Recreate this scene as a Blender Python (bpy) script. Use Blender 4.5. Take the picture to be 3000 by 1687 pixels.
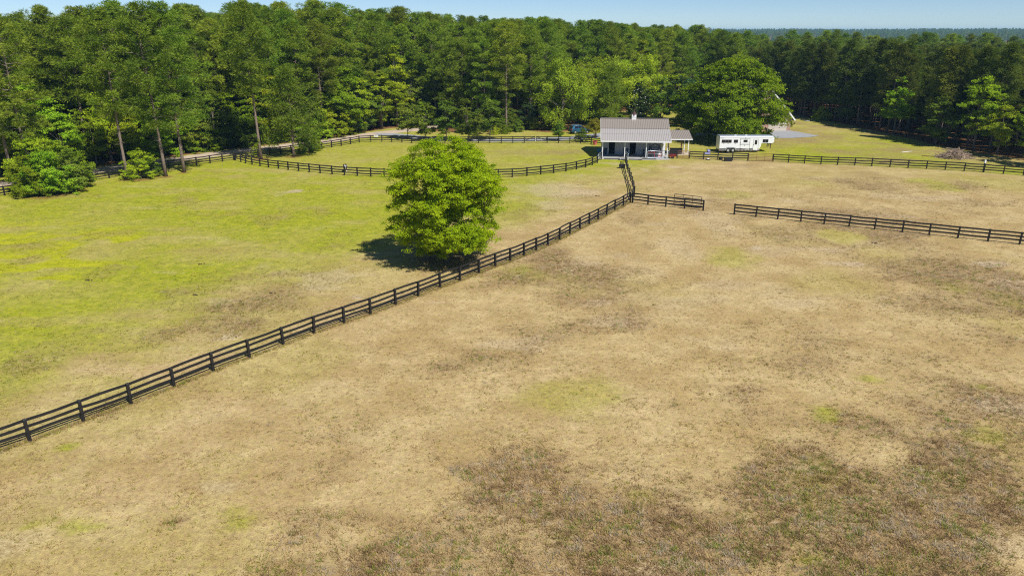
import bpy, bmesh, math, random
import numpy as np
from mathutils import Vector, Matrix, Euler

for o in list(bpy.data.objects):
    bpy.data.objects.remove(o)
S = bpy.context.scene
COL = S.collection
R = math.radians

# ------------------------------------------------------------------ camera
F_PX, HOR, CAM_H, PW, PH = 2080.0, 91.0, 20.0, 3000.0, 1687.0
PITCH = math.atan((PH / 2 - HOR) / F_PX)
cam = bpy.data.cameras.new('camera')
cam.sensor_width = 36.0
cam.sensor_fit = 'HORIZONTAL'
cam.lens = 36.0 * F_PX / PW
cam.clip_start = 0.5
cam.clip_end = 20000
camo = bpy.data.objects.new('camera', cam)
camo.location = (0, 0, CAM_H)
camo.rotation_euler = (math.pi / 2 - PITCH, 0, 0)
COL.objects.link(camo)
S.camera = camo

# ------------------------------------------------------------------ sky, sun, exposure
SUN = Vector((0.52, -0.60, 1.02)).normalized()
world = bpy.data.worlds.new('World')
S.world = world
world.use_nodes = True
wn = world.node_tree
bg = wn.nodes['Background']
sky = wn.nodes.new('ShaderNodeTexSky')
sky.sky_type = 'NISHITA'
sky.sun_disc = False
sky.sun_elevation = math.asin(SUN.z)
sky.sun_rotation = math.atan2(SUN.x, SUN.y)
sky.altitude = 0
sky.air_density = 0.62
sky.dust_density = 0.0
sky.ozone_density = 6.5
wn.links.new(sky.outputs[0], bg.inputs[0])
bg.inputs[1].default_value = 0.082
sl = bpy.data.lights.new('sun', 'SUN')
sl.energy = 4.8
sl.angle = R(0.53)
sl.color = (1.0, 0.965, 0.905)
so = bpy.data.objects.new('sun', sl)
so.rotation_euler = SUN.to_track_quat('Z', 'Y').to_euler()
COL.objects.link(so)
S.view_settings.view_transform = 'Standard'
S.view_settings.look = 'None'
S.view_settings.gamma = 1.0
S.view_settings.exposure = 0.33
S.view_settings.use_curve_mapping = False
S.render.engine = 'CYCLES'
S.cycles.use_denoising = False
S.cycles.max_bounces = 4
S.cycles.diffuse_bounces = 2
S.cycles.transmission_bounces = 3
S.cycles.glossy_bounces = 2
S.cycles.filter_width = 1.15
S.cycles.caustics_reflective = False
S.cycles.caustics_refractive = False

# ------------------------------------------------------------------ survey helper
def G(px, py, z=0.0):
    """Ground point that the photograph's pixel (px, py) looks at."""
    a = (px - PW / 2) / F_PX
    b = -(py - PH / 2) / F_PX
    d = Vector((a, math.cos(PITCH) + b * math.sin(PITCH), -math.sin(PITCH) + b * math.cos(PITCH)))
    t = (z - CAM_H) / d.z
    return Vector((0, 0, CAM_H)) + d * t

# ------------------------------------------------------------------ noise (numpy)
def _hash(i, j, s):
    h = (i.astype(np.int64) * 374761393 + j.astype(np.int64) * 668265263 + s * 144665) & 0x7fffffff
    h = ((h ^ (h >> 13)) * 1274126177) & 0x7fffffff
    return ((h ^ (h >> 16)) & 0xffff) / 65535.0

def vnoise(x, y, s=0):
    i = np.floor(x); j = np.floor(y)
    u = x - i; v = y - j
    u = u * u * (3 - 2 * u); v = v * v * (3 - 2 * v)
    a = _hash(i, j, s); b = _hash(i + 1, j, s); c = _hash(i, j + 1, s); d = _hash(i + 1, j + 1, s)
    return (a * (1 - u) + b * u) * (1 - v) + (c * (1 - u) + d * u) * v

def fbm(x, y, s=0, o=4):
    t = 0; a = .5; n = 0
    for k in range(o):
        t = t + a * vnoise(x * 2 ** k, y * 2 ** k, s + k * 17); n += a; a *= .5
    return t / n

def sstep(a, b, x):
    t = np.clip((x - a) / (b - a), 0, 1)
    return t * t * (3 - 2 * t)

def terrain(x, y):
    x = np.asarray(x, float); y = np.asarray(y, float)
    r = np.hypot(x, y)
    z = -17 * sstep(235, 620, r) + 24 * sstep(1000, 2700, r)
    z = z + sstep(700, 1500, r) * 9 * (fbm(x / 500.0, y / 500.0, 3, 3) - .5)
    return z

# ------------------------------------------------------------------ materials
MATS = {}
def nodes_of(m):
    m.use_nodes = True
    nt = m.node_tree
    return nt, nt.nodes, nt.links

def mat(name, col, rough=.6, spec=.4, metal=0.0, var=.12, scale=6.0, bump=0.0, coat=0.0, bscale=None, col2=None):
    """Principled material with a noise-driven change of colour and fine relief."""
    if name in MATS: return MATS[name]
    m = bpy.data.materials.new(name)
    nt, N, L = nodes_of(m)
    b = N['Principled BSDF']
    tc = N.new('ShaderNodeTexCoord')
    nz = N.new('ShaderNodeTexNoise'); nz.inputs['Scale'].default_value = scale; nz.inputs['Detail'].default_value = 5
    L.new(tc.outputs['Object'], nz.inputs['Vector'])
    mx = N.new('ShaderNodeMix'); mx.data_type = 'RGBA'
    L.new(nz.outputs[0], mx.inputs[0])
    c2 = col2 or tuple(min(1, c * (1 + var)) for c in col)
    mx.inputs[6].default_value = (*[c * (1 - var) for c in col], 1)
    mx.inputs[7].default_value = (*c2, 1)
    L.new(mx.outputs[2], b.inputs['Base Color'])
    b.inputs['Roughness'].default_value = rough
    b.inputs['Specular IOR Level'].default_value = spec
    b.inputs['Metallic'].default_value = metal
    b.inputs['Coat Weight'].default_value = coat
    if bump:
        n2 = N.new('ShaderNodeTexNoise'); n2.inputs['Scale'].default_value = bscale or scale * 6; n2.inputs['Detail'].default_value = 4
        L.new(tc.outputs['Object'], n2.inputs['Vector'])
        bp = N.new('ShaderNodeBump'); bp.inputs['Strength'].default_value = bump; bp.inputs['Distance'].default_value = .02
        L.new(n2.outputs[0], bp.inputs['Height']); L.new(bp.outputs[0], b.inputs['Normal'])
    MATS[name] = m
    return m

def leaf_mat(name, ca, cb, cc=None, transl=.35, rough=.6, spec=.08, orand=.25, hue=.02):
    if name in MATS: return MATS[name]
    m = bpy.data.materials.new(name)
    nt, N, L = nodes_of(m)
    b = N['Principled BSDF']; out = N['Material Output']
    at = N.new('ShaderNodeAttribute'); at.attribute_name = 'tint'
    mx = N.new('ShaderNodeMix'); mx.data_type = 'RGBA'
    mx.inputs[6].default_value = (*ca, 1); mx.inputs[7].default_value = (*cb, 1)
    L.new(at.outputs['Fac'], mx.inputs[0])
    oi = N.new('ShaderNodeObjectInfo')
    hs = N.new('ShaderNodeHueSaturation')
    mr = N.new('ShaderNodeMapRange'); mr.inputs[3].default_value = 1 - orand; mr.inputs[4].default_value = 1 + orand
    L.new(oi.outputs['Random'], mr.inputs[0])
    ml = N.new('ShaderNodeMath'); ml.operation = 'MULTIPLY'; ml.inputs[1].default_value = 7.31
    fr = N.new('ShaderNodeMath'); fr.operation = 'FRACT'
    L.new(oi.outputs['Random'], ml.inputs[0]); L.new(ml.outputs[0], fr.inputs[0])
    mh = N.new('ShaderNodeMapRange'); mh.inputs[3].default_value = .5 - hue; mh.inputs[4].default_value = .5 + hue
    L.new(fr.outputs[0], mh.inputs[0])
    L.new(mx.outputs[2], hs.inputs['Color']); L.new(mr.outputs[0], hs.inputs['Value']); L.new(mh.outputs[0], hs.inputs['Hue'])
    L.new(hs.outputs[0], b.inputs['Base Color'])
    b.inputs['Roughness'].default_value = rough; b.inputs['Specular IOR Level'].default_value = spec
    tr = N.new('ShaderNodeBsdfTranslucent')
    h2 = N.new('ShaderNodeHueSaturation'); h2.inputs['Value'].default_value = 1.25; h2.inputs['Saturation'].default_value = 1.1
    L.new(hs.outputs[0], h2.inputs['Color']); L.new(h2.outputs[0], tr.inputs[0])
    ms = N.new('ShaderNodeMixShader'); ms.inputs[0].default_value = transl
    L.new(b.outputs[0], ms.inputs[1]); L.new(tr.outputs[0], ms.inputs[2]); L.new(ms.outputs[0], out.inputs[0])
    MATS[name] = m
    return m

# ------------------------------------------------------------------ mesh helpers
class MB:
    def __init__(s): s.v = []; s.f = []
    def add(s, vs, fs):
        o = len(s.v); s.v += [tuple(v) for v in vs]; s.f += [tuple(i + o for i in f) for f in fs]; return s
    def box(s, x0, x1, y0, y1, z0, z1):
        vs = [(x0, y0, z0), (x1, y0, z0), (x1, y1, z0), (x0, y1, z0), (x0, y0, z1), (x1, y0, z1), (x1, y1, z1), (x0, y1, z1)]
        return s.add(vs, [(0, 3, 2, 1), (4, 5, 6, 7), (0, 1, 5, 4), (1, 2, 6, 5), (2, 3, 7, 6), (3, 0, 4, 7)])
    def bar(s, p, q, w, h, up=(0, 0, 1)):
        p = Vector(p); q = Vector(q); d = (q - p).normalized(); u = Vector(up)
        if abs(d.dot(u)) > .98: u = Vector((0, 1, 0))
        a = d.cross(u).normalized() * w / 2; b = a.cross(d).normalized() * h / 2
        vs = [p - a - b, p + a - b, p + a + b, p - a + b, q - a - b, q + a - b, q + a + b, q - a + b]
        return s.add(vs, [(0, 3, 2, 1), (4, 5, 6, 7), (0, 1, 5, 4), (1, 2, 6, 5), (2, 3, 7, 6), (3, 0, 4, 7)])
    def tube(s, pts, rad, n=6, cap=True):
        pts = [Vector(p) for p in pts]
        if not hasattr(rad, '__len__'): rad = [rad] * len(pts)
        rings = []
        for i, p in enumerate(pts):
            d = (pts[min(i + 1, len(pts) - 1)] - pts[max(i - 1, 0)]).normalized()
            u = Vector((0, 0, 1)) if abs(d.z) < .9 else Vector((1, 0, 0))
            a = d.cross(u).normalized(); b = a.cross(d)
            rings.append([p + (a * math.cos(2 * math.pi * k / n) + b * math.sin(2 * math.pi * k / n)) * rad[i] for k in range(n)])
        vs = [v for r in rings for v in r]; fs = []
        for i in range(len(pts) - 1):
            for k in range(n):
                fs.append((i * n + k, i * n + (k + 1) % n, (i + 1) * n + (k + 1) % n, (i + 1) * n + k))
        if cap:
            fs.append(tuple(range(n - 1, -1, -1))); fs.append(tuple((len(pts) - 1) * n + k for k in range(n)))
        return s.add(vs, fs)
    def lathe(s, prof, c=(0, 0, 0), n=16, axis='z'):
        vs = []; fs = []
        for r, h in prof:
            for k in range(n):
                a = 2 * math.pi * k / n
                if axis == 'z': vs.append((c[0] + r * math.cos(a), c[1] + r * math.sin(a), c[2] + h))
                else: vs.append((c[0] + r * math.cos(a), c[1] + h, c[2] + r * math.sin(a)))
        m = len(prof)
        for i in range(m - 1):
            for k in range(n):
                f = (i * n + k, i * n + (k + 1) % n, (i + 1) * n + (k + 1) % n, (i + 1) * n + k)
                fs.append(f if axis == 'z' else f[::-1])
        fs.append(tuple(range(n))[::-1]); fs.append(tuple((m - 1) * n + k for k in range(n)))
        return s.add(vs, fs)
    def prism(s, poly, y0, y1):
        n = len(poly)
        vs = [(x, y0, z) for x, z in poly] + [(x, y1, z) for x, z in poly]
        fs = [tuple(range(n)), tuple(range(2 * n - 1, n - 1, -1))] + [(i, n + i, n + (i + 1) % n, (i + 1) % n) for i in range(n)]
        return s.add(vs, fs)
    def mesh(s, name, m, smooth=False):
        me = bpy.data.meshes.new(name); me.from_pydata(s.v, [], s.f); me.materials.append(m)
        bm = bmesh.new(); bm.from_mesh(me); bmesh.ops.recalc_face_normals(bm, faces=bm.faces); bm.to_mesh(me); bm.free()
        if smooth:
            me.polygons.foreach_set('use_smooth', [True] * len(me.polygons))
        me.update()
        return me
    def build(s, name, m, parent=None, loc=(0, 0, 0), rot=(0, 0, 0), smooth=False, bevel=0):
        o = obj(name, s.mesh(name, m, smooth), parent, loc, rot)
        if bevel:
            b = o.modifiers.new('bevel', 'BEVEL'); b.width = bevel; b.segments = 2; b.limit_method = 'ANGLE'
        return o

def obj(name, me, parent=None, loc=(0, 0, 0), rot=(0, 0, 0), scale=(1, 1, 1)):
    o = bpy.data.objects.new(name, me)
    COL.objects.link(o)
    o.location = loc; o.rotation_euler = rot; o.scale = scale
    if parent: o.parent = parent
    return o

def tag(o, label=None, cat=None, group=None, kind=None):
    if label: o['label'] = label
    if cat: o['category'] = cat
    if group: o['group'] = group
    if kind: o['kind'] = kind
    return o

def thing(name, label, cat, loc=(0, 0, 0), rz=0.0, group=None):
    o = obj(name, None, None, loc, (0, 0, rz))
    o.empty_display_size = .3
    return tag(o, label, cat, group)

def np_mesh(name, V, F, m, tint=None, smooth=False):
    """V (n,3), F list of (m,k) index arrays."""
    me = bpy.data.meshes.new(name)
    V = np.asarray(V, np.float32)
    me.vertices.add(len(V)); me.vertices.foreach_set('co', V.ravel())
    tot = sum(f.size for f in F); nf = sum(len(f) for f in F)
    me.loops.add(tot); me.polygons.add(nf)
    me.loops.foreach_set('vertex_index', np.concatenate([f.ravel() for f in F]).astype(np.int32))
    st = []; c = 0
    for f in F:
        k = f.shape[1]; st.append(c + np.arange(len(f)) * k); c += f.size
    me.polygons.foreach_set('loop_start', np.concatenate(st).astype(np.int32))
    if smooth: me.polygons.foreach_set('use_smooth', np.ones(nf, bool))
    me.update(calc_edges=True); me.validate()
    if m: me.materials.append(m)
    if tint is not None:
        a = me.attributes.new('tint', 'FLOAT', 'POINT'); a.data.foreach_set('value', np.asarray(tint, np.float32))
    return me

# ================================================================== GROUND
F1_PX = [(-175, 1381), (-45, 1338), (88, 1291), (245, 1233), (384, 1182), (510, 1132), (625, 1086), (731, 1047), (830, 1009), (920, 976), (1008, 946), (1085, 920),
         (1159, 892), (1225, 868), (1290, 842), (1347, 822), (1403, 800), (1451, 781), (1495, 765), (1535, 749), (1571, 734), (1605, 719),
         (1639, 703), (1669, 686), (1699, 671), (1726, 657), (1752, 644), (1777, 630), (1801, 616), (1826, 603.5), (1846, 592.5)]
FA, FB = G(88, 1291), G(1846, 592)
FN = Vector((-(FB - FA).y, (FB - FA).x)).normalized()

def axis(parts):
    out = []
    for a, b, n in parts: out += list(np.linspace(a, b, n, endpoint=False))
    out.append(parts[-1][1]); return np.array(out)
gx = axis([(-7000, -600, 9), (-600, -110, 25), (-110, -45, 70), (-45, 48, 215), (48, 115, 72), (115, 600, 25), (600, 7000, 9)])
gy = axis([(-300, 12, 12), (12, 62, 125), (62, 215, 160), (215, 700, 45), (700, 3200, 50), (3200, 9000, 10)])
X, Y = np.meshgrid(gx, gy)
Z = terrain(X, Y)
def ell(cx, cy, rx, ry, amp=1.0, soft=.55, wob=.5, s=1):
    c = G(cx, cy); wx = (G(cx + rx, cy).x - G(cx - rx, cy).x) / 2; wy = (G(cx, cy - ry).y - G(cx, cy + ry).y) / 2
    q = np.hypot((X - c.x) / wx, (Y - c.y) / wy)
    q = q + wob * (fbm(X / (wx * .5 + .4), Y / (wy * .35 + .4), s, 3) - .5) * 2
    return amp * (1 - sstep(1 - soft, 1 + soft * .4, q))
dl = (X - FA.x) * FN.x + (Y - FA.y) * FN.y
n1 = fbm(X / 14, Y / 14, 5, 4); n2 = fbm(X / 4.5, Y / 4.5, 9, 4); n3 = fbm(X / 30, Y / 30, 21, 3)
gp = fbm(X / 9 + 40, Y / 5, 77, 4)
green = .05 + .22 * sstep(.48, .75, n1) + .08 * (n2 - .5)
left = sstep(-.5, 1.5, dl)
gl = .20 + .68 * sstep(-1, 20, dl + 18 * (n1 - .5)) + .55 * (n2 - .5) - .26 * sstep(.56, .74, fbm(X / 9, Y / 3.2, 55, 4))
green = green * (1 - left) + gl * left
back = sstep(78, 108, Y)                                   # far half of the tan field is a little greener
green = green + (1 - left) * back * .16 * sstep(.35, .65, n3)
# yard, paddock and the lawn by the trailer
p_y = [G(x, y) for x, y in ((690, 470), (1009, 513), (1293, 522), (1500, 519), (1658, 503), (1763, 463))]
front = np.interp(X, [p.x for p in p_y], [p.y for p in p_y])
pad = sstep(-.5, 1.0, Y - front) * (X < 15)
green = green * (1 - pad) + pad * (.70 + .5 * (n2 - .5) + .3 * (n1 - .5))
p_y = [G(x, y) for x, y in ((1960, 464), (2264, 474), (2606, 490), (2997, 515))]
frontr = np.interp(X, [p.x for p in p_y], [p.y for p in p_y])
lawn = sstep(-.5, 1.0, Y - frontr) * (X > 27.5)
green = green * (1 - lawn) + lawn * (.56 + .6 * (n2 - .5) + .4 * (n1 - .5))
green = green + lawn * .35 * sstep(.45, .7, n3)
for e in ((2380, 1390, 95, 65, .55), (2392, 1342, 40, 22, .8), (2450, 1390, 50, 40, .5), (230, 1545, 75, 30, .5), (100, 1535, 25, 12, .7), (145, 1522, 20, 12, .6), (700, 1530, 45, 40, .5), (680, 1500, 30, 20, .4),
          (190, 1310, 34, 14, .6), (1680, 1165, 150, 70, .30), (2880, 1135, 36, 10, .7), (2140, 755, 80, 35, .35), (2550, 1110, 40, 12, .5), (2420, 1210, 45, 30, .6), (2790, 835, 60, 25, .5), (2960, 880, 60, 30, .5),
          (1530, 800, 80, 30, .6), (1660, 815, 40, 14, .5), (2150, 570, 60, 12, .35), (2700, 530, 60, 10, .5), (2760, 545, 80, 16, .5), (2420, 1470, 90, 40, .45), (2380, 1640, 40, 20, .7), (2640, 1660, 60, 24, .6), (2740, 1380, 60, 30, .4), (1880, 1450, 50, 22, .4), (2890, 1270, 70, 26, .5)):
    green = np.maximum(green, ell(*e, s=int(e[0])) + .1)
vivid = ell(90, 745, 300, 85, 1.0, .5, .9, 4) * sstep(.40, .58, gp) + ell(30, 800, 200, 60, .7, .5, .9, 6) * sstep(.4, .6, gp) + ell(300, 690, 70, 9, .6, .5, .8, 8) + ell(60, 660, 160, 22, .45, .6, .9, 18) * sstep(.4, .6, gp)
green = green - .22 * ell(90, 745, 330, 85, 1, .5, .9, 14) * sstep(.60, .42, gp) * 1.0
vivid = vivid + left * .35 * sstep(14, 34, dl) * sstep(.5, .75, n2) * (1 - pad)
vivid = vivid * (.35 + 1.1 * sstep(.38, .60, fbm(X / 1.3, Y / .9, 33, 3)))
rough = np.zeros_like(X)
for e in ((2600, 1470, 560, 330, 1.0), (1750, 1570, 640, 190, .9), (1480, 1385, 190, 95, 1.0), (2450, 675, 380, 62, .75), (2780, 815, 330, 120, .75), (1630, 800, 230, 85, .6), (2620, 545, 230, 45, .45), (1240, 1640, 420, 120, .7),
          (750, 870, 300, 75, .55), (580, 975, 190, 55, .55), (2950, 1200, 260, 180, .7), (1700, 950, 260, 60, .3), (1600, 440, 160, 12, .0), (2000, 600, 170, 25, .4), (2280, 1030, 300, 60, .25), (1240, 1060, 300, 50, .22), (520, 1525, 34, 16, 1.0), (980, 1400, 60, 24, .5)):
    if e[4]: rough = np.maximum(rough, ell(*e, soft=.7, wob=.75, s=int(e[0] + 3)))
rough = rough + lawn * (.42 * sstep(.40, .62, fbm(X / 7, Y / 7, 91, 3)) + .12) + pad * .5 * ell(1560, 447, 190, 13, 1, .7, .6, 5) + pad * .3 * ell(1640, 468, 60, 6, 1) + (1 - pad) * (1 - lawn) * .22 * sstep(.55, .8, n2)
rough = np.clip(rough + (rough > .04) * (.75 * (n2 - .5) + .6 * (fbm(X / 1.7, Y / 1.4, 41, 3) - .5)), 0, 1) * (1 - ell(2465, 692, 82, 24, 1, .25, .3, 2)) * (1 - .8 * ell(2430, 724, 36, 8, 1, .4, .3, 2))
green = np.maximum(green, ell(2465, 692, 82, 24, .42, .25, .3, 2))
pale = np.zeros_like(X)
for e in ((1650, 560, 190, 42, .55), (1560, 545, 120, 20, .4), (960, 815, 110, 42, .5), (2222, 726, 26, 5, .9), (2480, 772, 70, 14, .6), (2905, 775, 55, 14, .7), (868, 559, 26, 6, .9), (1040, 870, 30, 10, .6), (660, 988, 50, 10, .6), (2380, 730, 160, 12, .5),
          (1800, 480, 60, 10, .5), (1700, 1700, 10, 10, 0), (2060, 590, 60, 40, .35), (2120, 640, 50, 60, .4), (2270, 735, 160, 22, .4), (1620, 610, 60, 8, .5), (520, 1020, 60, 14, .4), (1980, 490, 40, 4, .6), (2050, 495, 30, 4, .5), (1890, 500, 20, 8, .5), (1620, 762, 70, 30, .25), (2085, 640, 70, 60, .42), (2010, 725, 110, 60, .40), (2080, 870, 300, 75, .42), (1900, 800, 120, 60, .34), (640, 885, 90, 16, .4)):
    if e[4]: pale = np.maximum(pale, ell(*e, soft=.7, wob=.8, s=int(e[0] + 7)))
pale = np.maximum(pale, left * (1 - pad) * .36 * sstep(.60, .78, fbm(X / 5, Y / 2.2, 57, 4)) * sstep(2, 12, dl))
pale = np.maximum(pale, (1 - left) * (1 - lawn) * .45 * sstep(.60, .78, fbm(X / 7, Y / 4, 59, 4)))
# forest floor: pine straw and litter, with shade under trees painted in
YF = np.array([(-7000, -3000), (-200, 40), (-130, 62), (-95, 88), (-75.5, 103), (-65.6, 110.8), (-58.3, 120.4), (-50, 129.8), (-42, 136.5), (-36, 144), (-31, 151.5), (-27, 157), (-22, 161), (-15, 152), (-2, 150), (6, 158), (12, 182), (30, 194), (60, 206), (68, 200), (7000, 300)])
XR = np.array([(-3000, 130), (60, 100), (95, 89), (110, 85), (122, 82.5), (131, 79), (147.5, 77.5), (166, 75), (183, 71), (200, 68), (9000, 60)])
litter_shade = np.maximum(sstep(-1.5, 1.0, Y - np.interp(X, YF[:, 0], YF[:, 1]) + 2.5 * (n2 - .5)), sstep(-.5, 1.5, X - np.interp(Y, XR[:, 0], XR[:, 1]) + 2 * (n2 - .5)))
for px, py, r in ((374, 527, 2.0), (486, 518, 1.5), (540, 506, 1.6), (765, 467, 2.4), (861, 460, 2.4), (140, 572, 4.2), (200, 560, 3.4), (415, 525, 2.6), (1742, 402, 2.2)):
    c = G(px, py); litter_shade = np.maximum(litter_shade, .62 * (1 - sstep(r * .4, r * 1.1, np.hypot(X - c.x, (Y - c.y)) + 1.2 * (n2 - .5))))
litter_shade = np.maximum(litter_shade, .8 * ell(1600, 368, 190, 22, 1, .6, .5, 31))  # dark litter colour painted behind the driveway for the shade under the trees
tree_foot = ell(1310, 765, 130, 40, .85, .6, .4, 3)      # coarse brown patch under the lone tree
litter_shade = np.maximum(litter_shade, .0 * tree_foot); rough = np.maximum(rough, tree_foot * .8)
nxg, nyg = len(gx), len(gy)
idx = np.arange(nxg * nyg).reshape(nyg, nxg)
FQ = np.stack([idx[:-1, :-1], idx[:-1, 1:], idx[1:, 1:], idx[1:, :-1]], -1).reshape(-1, 4)
gme = np_mesh('ground', np.stack([X, Y, Z], -1).reshape(-1, 3), [FQ], None, smooth=True)
for nm, arr in (('green', green), ('vivid', vivid), ('rough', rough), ('pale', pale), ('litter_shade', litter_shade)):
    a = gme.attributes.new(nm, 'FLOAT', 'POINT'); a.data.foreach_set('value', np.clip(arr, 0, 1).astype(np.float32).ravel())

def ground_material():
    m = bpy.data.materials.new('pasture_grass')
    nt, N, L = nodes_of(m)
    b = N['Principled BSDF']; b.inputs['Roughness'].default_value = .9; b.inputs['Specular IOR Level'].default_value = .1
    geo = N.new('ShaderNodeNewGeometry')
    def noise(scale, det=4, rough=.6, stretch=None):
        n = N.new('ShaderNodeTexNoise'); n.inputs['Scale'].default_value = scale; n.inputs['Detail'].default_value = det; n.inputs['Roughness'].default_value = rough
        if stretch:
            mp = N.new('ShaderNodeMapping'); mp.inputs['Scale'].default_value = stretch; L.new(geo.outputs['Position'], mp.inputs[0]); L.new(mp.outputs[0], n.inputs['Vector'])
        else: L.new(geo.outputs['Position'], n.inputs['Vector'])
        return n.outputs[0]
    def attr(nm):
        a = N.new('ShaderNodeAttribute'); a.attribute_name = nm; return a.outputs['Fac']
    def math_(op, a, b2, clamp=False):
        n = N.new('ShaderNodeMath'); n.operation = op; n.use_clamp = clamp
        for i, v in enumerate((a, b2)):
            if isinstance(v, (int, float)): n.inputs[i].default_value = v
            else: L.new(v, n.inputs[i])
        return n.outputs[0]
    def mix(f, a, c):
        n = N.new('ShaderNodeMix'); n.data_type = 'RGBA'; L.new(f, n.inputs[0])
        for i, v in ((6, a), (7, c)):
            if isinstance(v, tuple): n.inputs[i].default_value = (*v, 1)
            else: L.new(v, n.inputs[i])
        return n.outputs[2]
    def rng(v, a, c, lo=0, hi=1):
        n = N.new('ShaderNodeMapRange'); n.inputs[1].default_value = a; n.inputs[2].default_value = c; n.inputs[3].default_value = lo; n.inputs[4].default_value = hi; L.new(v, n.inputs[0]); return n.outputs[0]
    nb, nm_, nf, nff = noise(.22, 3), noise(1.1, 3, .65), noise(4.2, 3, .75), noise(13, 2, .7)
    nst = noise(1.6, 4, .7, (1.0, 2.2, 1.0))
    blot = noise(2.3, 4, .72)
    tan = mix(rng(nm_, .35, .65), (.388, .280, .134), (.472, .354, .182))
    tan = mix(rng(nb, .4, .62), tan, (.350, .242, .110))
    tan = mix(rng(nst, .58, .74), tan, (.320, .246, .092))
    grn = mix(rng(nm_, .3, .7), (.190, .228, .009), (.335, .330, .020))
    grn = mix(rng(nst, .58, .72), grn, (.33, .275, .075))
    grn = mix(rng(blot, .62, .76), grn, (.125, .160, .020))
    viv = mix(rng(nm_, .3, .7), (.27, .29, .012), (.38, .36, .016))
    rgh = mix(rng(blot, .36, .64), (.165, .106, .047), (.340, .232, .115))
    rgh = mix(rng(nst, .56, .66), rgh, (.36, .295, .205))
    rgh = mix(rng(noise(.9, 4, .75), .60, .68), rgh, (.42, .30, .12))
    rgh = mix(math_('MULTIPLY', rng(noise(1.3, 4, .75), .56, .68), .8), rgh, (.13, .16, .03))
    pal = mix(rng(nf, .3, .7), (.36, .27, .17), (.50, .41, .27))
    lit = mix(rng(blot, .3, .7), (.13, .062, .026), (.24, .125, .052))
    def sharp(v, w=.28):
        return rng(math_('ADD', v, math_('MULTIPLY', math_('SUBTRACT', math_('ADD', math_('MULTIPLY', blot, .6), math_('MULTIPLY', nf, .4)), .5), 1.1)), .5 - w, .5 + w)
    col = mix(sharp(attr('green'), .45), tan, grn)
    col = mix(sharp(attr('vivid'), .25), col, viv)
    col = mix(math_('MULTIPLY', sharp(attr('rough'), .34), .82), col, rgh)
    col = mix(math_('MULTIPLY', sharp(attr('pale'), .25), .8), col, pal)
    col = mix(sharp(attr('litter_shade'), .25), col, lit)
    hs = N.new('ShaderNodeHueSaturation'); L.new(col, hs.inputs['Color'])
    val = math_('ADD', math_('MULTIPLY', rng(nff, .36, .64), .30), math_('ADD', math_('MULTIPLY', rng(nf, .36, .64), .36), math_('MULTIPLY', rng(noise(.45, 4, .7, (1, 1.6, 1)), .32, .68), .18)))
    L.new(math_('ADD', val, .60), hs.inputs['Value'])
    L.new(hs.outputs[0], b.inputs['Base Color'])
    bp = N.new('ShaderNodeBump'); bp.inputs['Strength'].default_value = .55; bp.inputs['Distance'].default_value = .12
    h = math_('ADD', math_('MULTIPLY', nf, .6), math_('MULTIPLY', nff, .5))
    L.new(math_('ADD', h, math_('MULTIPLY', math_('MULTIPLY', blot, attr('rough')), 1.2)), bp.inputs['Height'])
    L.new(bp.outputs[0], b.inputs['Normal'])
    return m
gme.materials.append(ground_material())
ground = tag(obj('ground', gme), kind='structure')

# ------------------------------------------------------------------ roads and pads (sheets a few mm above the ground)
def strip(name, line, width, m, z=.012, seg=1.5):
    pts = []
    for i in range(len(line) - 1):
        a, b = Vector(line[i][:2]), Vector(line[i + 1][:2]); n = max(1, int((b - a).length / seg))
        pts += [a.lerp(b, k / n) for k in range(n)]
    pts.append(Vector(line[-1][:2]))
    for _ in range(3):
        pts = [pts[0]] + [(pts[i - 1] + pts[i] * 2 + pts[i + 1]) / 4 for i in range(1, len(pts) - 1)] + [pts[-1]]
    vs = []; fs = []; K = 6
    rr = random.Random(len(name))
    for i, p in enumerate(pts):
        d = (pts[min(i + 1, len(pts) - 1)] - pts[max(0, i - 1)]).normalized(); nn = Vector((-d.y, d.x))
        w = (width(i / len(pts)) if callable(width) else width) / 2
        for k in range(K + 1):
            t = k / K * 2 - 1; e = rr.uniform(-.25, .25) if k in (0, K) else 0
            crown = -.0095 if k in (0, K) else (.05 * (1 - t * t))
            q = p + nn * (t * w + e)
            vs.append((q.x, q.y, z + crown))
    for i in range(len(pts) - 1):
        for k in range(K): fs.append((i * (K + 1) + k, (i + 1) * (K + 1) + k, (i + 1) * (K + 1) + k + 1, i * (K + 1) + k + 1))
    mb = MB(); mb.add(vs, fs)
    return tag(mb.build(name, m, smooth=True), kind='structure')
m_dirt = mat('dirt_road', (.42, .31, .22), .95, .1, var=.22, scale=.7, bump=.5, bscale=6, col2=(.55, .45, .34))
m_gravel = mat('grey_gravel', (.25, .26, .27), .95, .1, var=.18, scale=1.2, bump=.6, bscale=9, col2=(.36, .365, .37))
road_px = [(-260, 592), (-100, 560), (60, 530), (300, 497), (520, 466), (720, 440), (880, 423), (1000, 407), (1100, 392), (1160, 385.5), (1225, 379), (1300, 366)]
strip('dirt_road', [G(*p) for p in road_px], 4.6, m_dirt)
strip('driveway', [G(*p) for p in ((1095, 391.5), (1150, 395), (1215, 402), (1300, 409), (1400, 411), (1520, 411), (1640, 408), (1720, 401), (1790, 392), (1900, 388), (2060, 392), (2200, 396), (2320, 393))], lambda t: 4.2 if t < .5 else 4.8, m_gravel, .016)
pad_pts = [G(*p) for p in ((2130, 400), (2215, 399), (2262, 388), (2268, 382.5), (2308, 382.5), (2345, 388), (2400, 399), (2375, 402), (2314, 405.5), (2240, 405), (2150, 406))]
mb = MB(); mb.add([(p.x, p.y, .034) for p in pad_pts], [tuple(range(len(pad_pts)))]); tag(mb.build('parking_pad', m_gravel), kind='structure')

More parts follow.
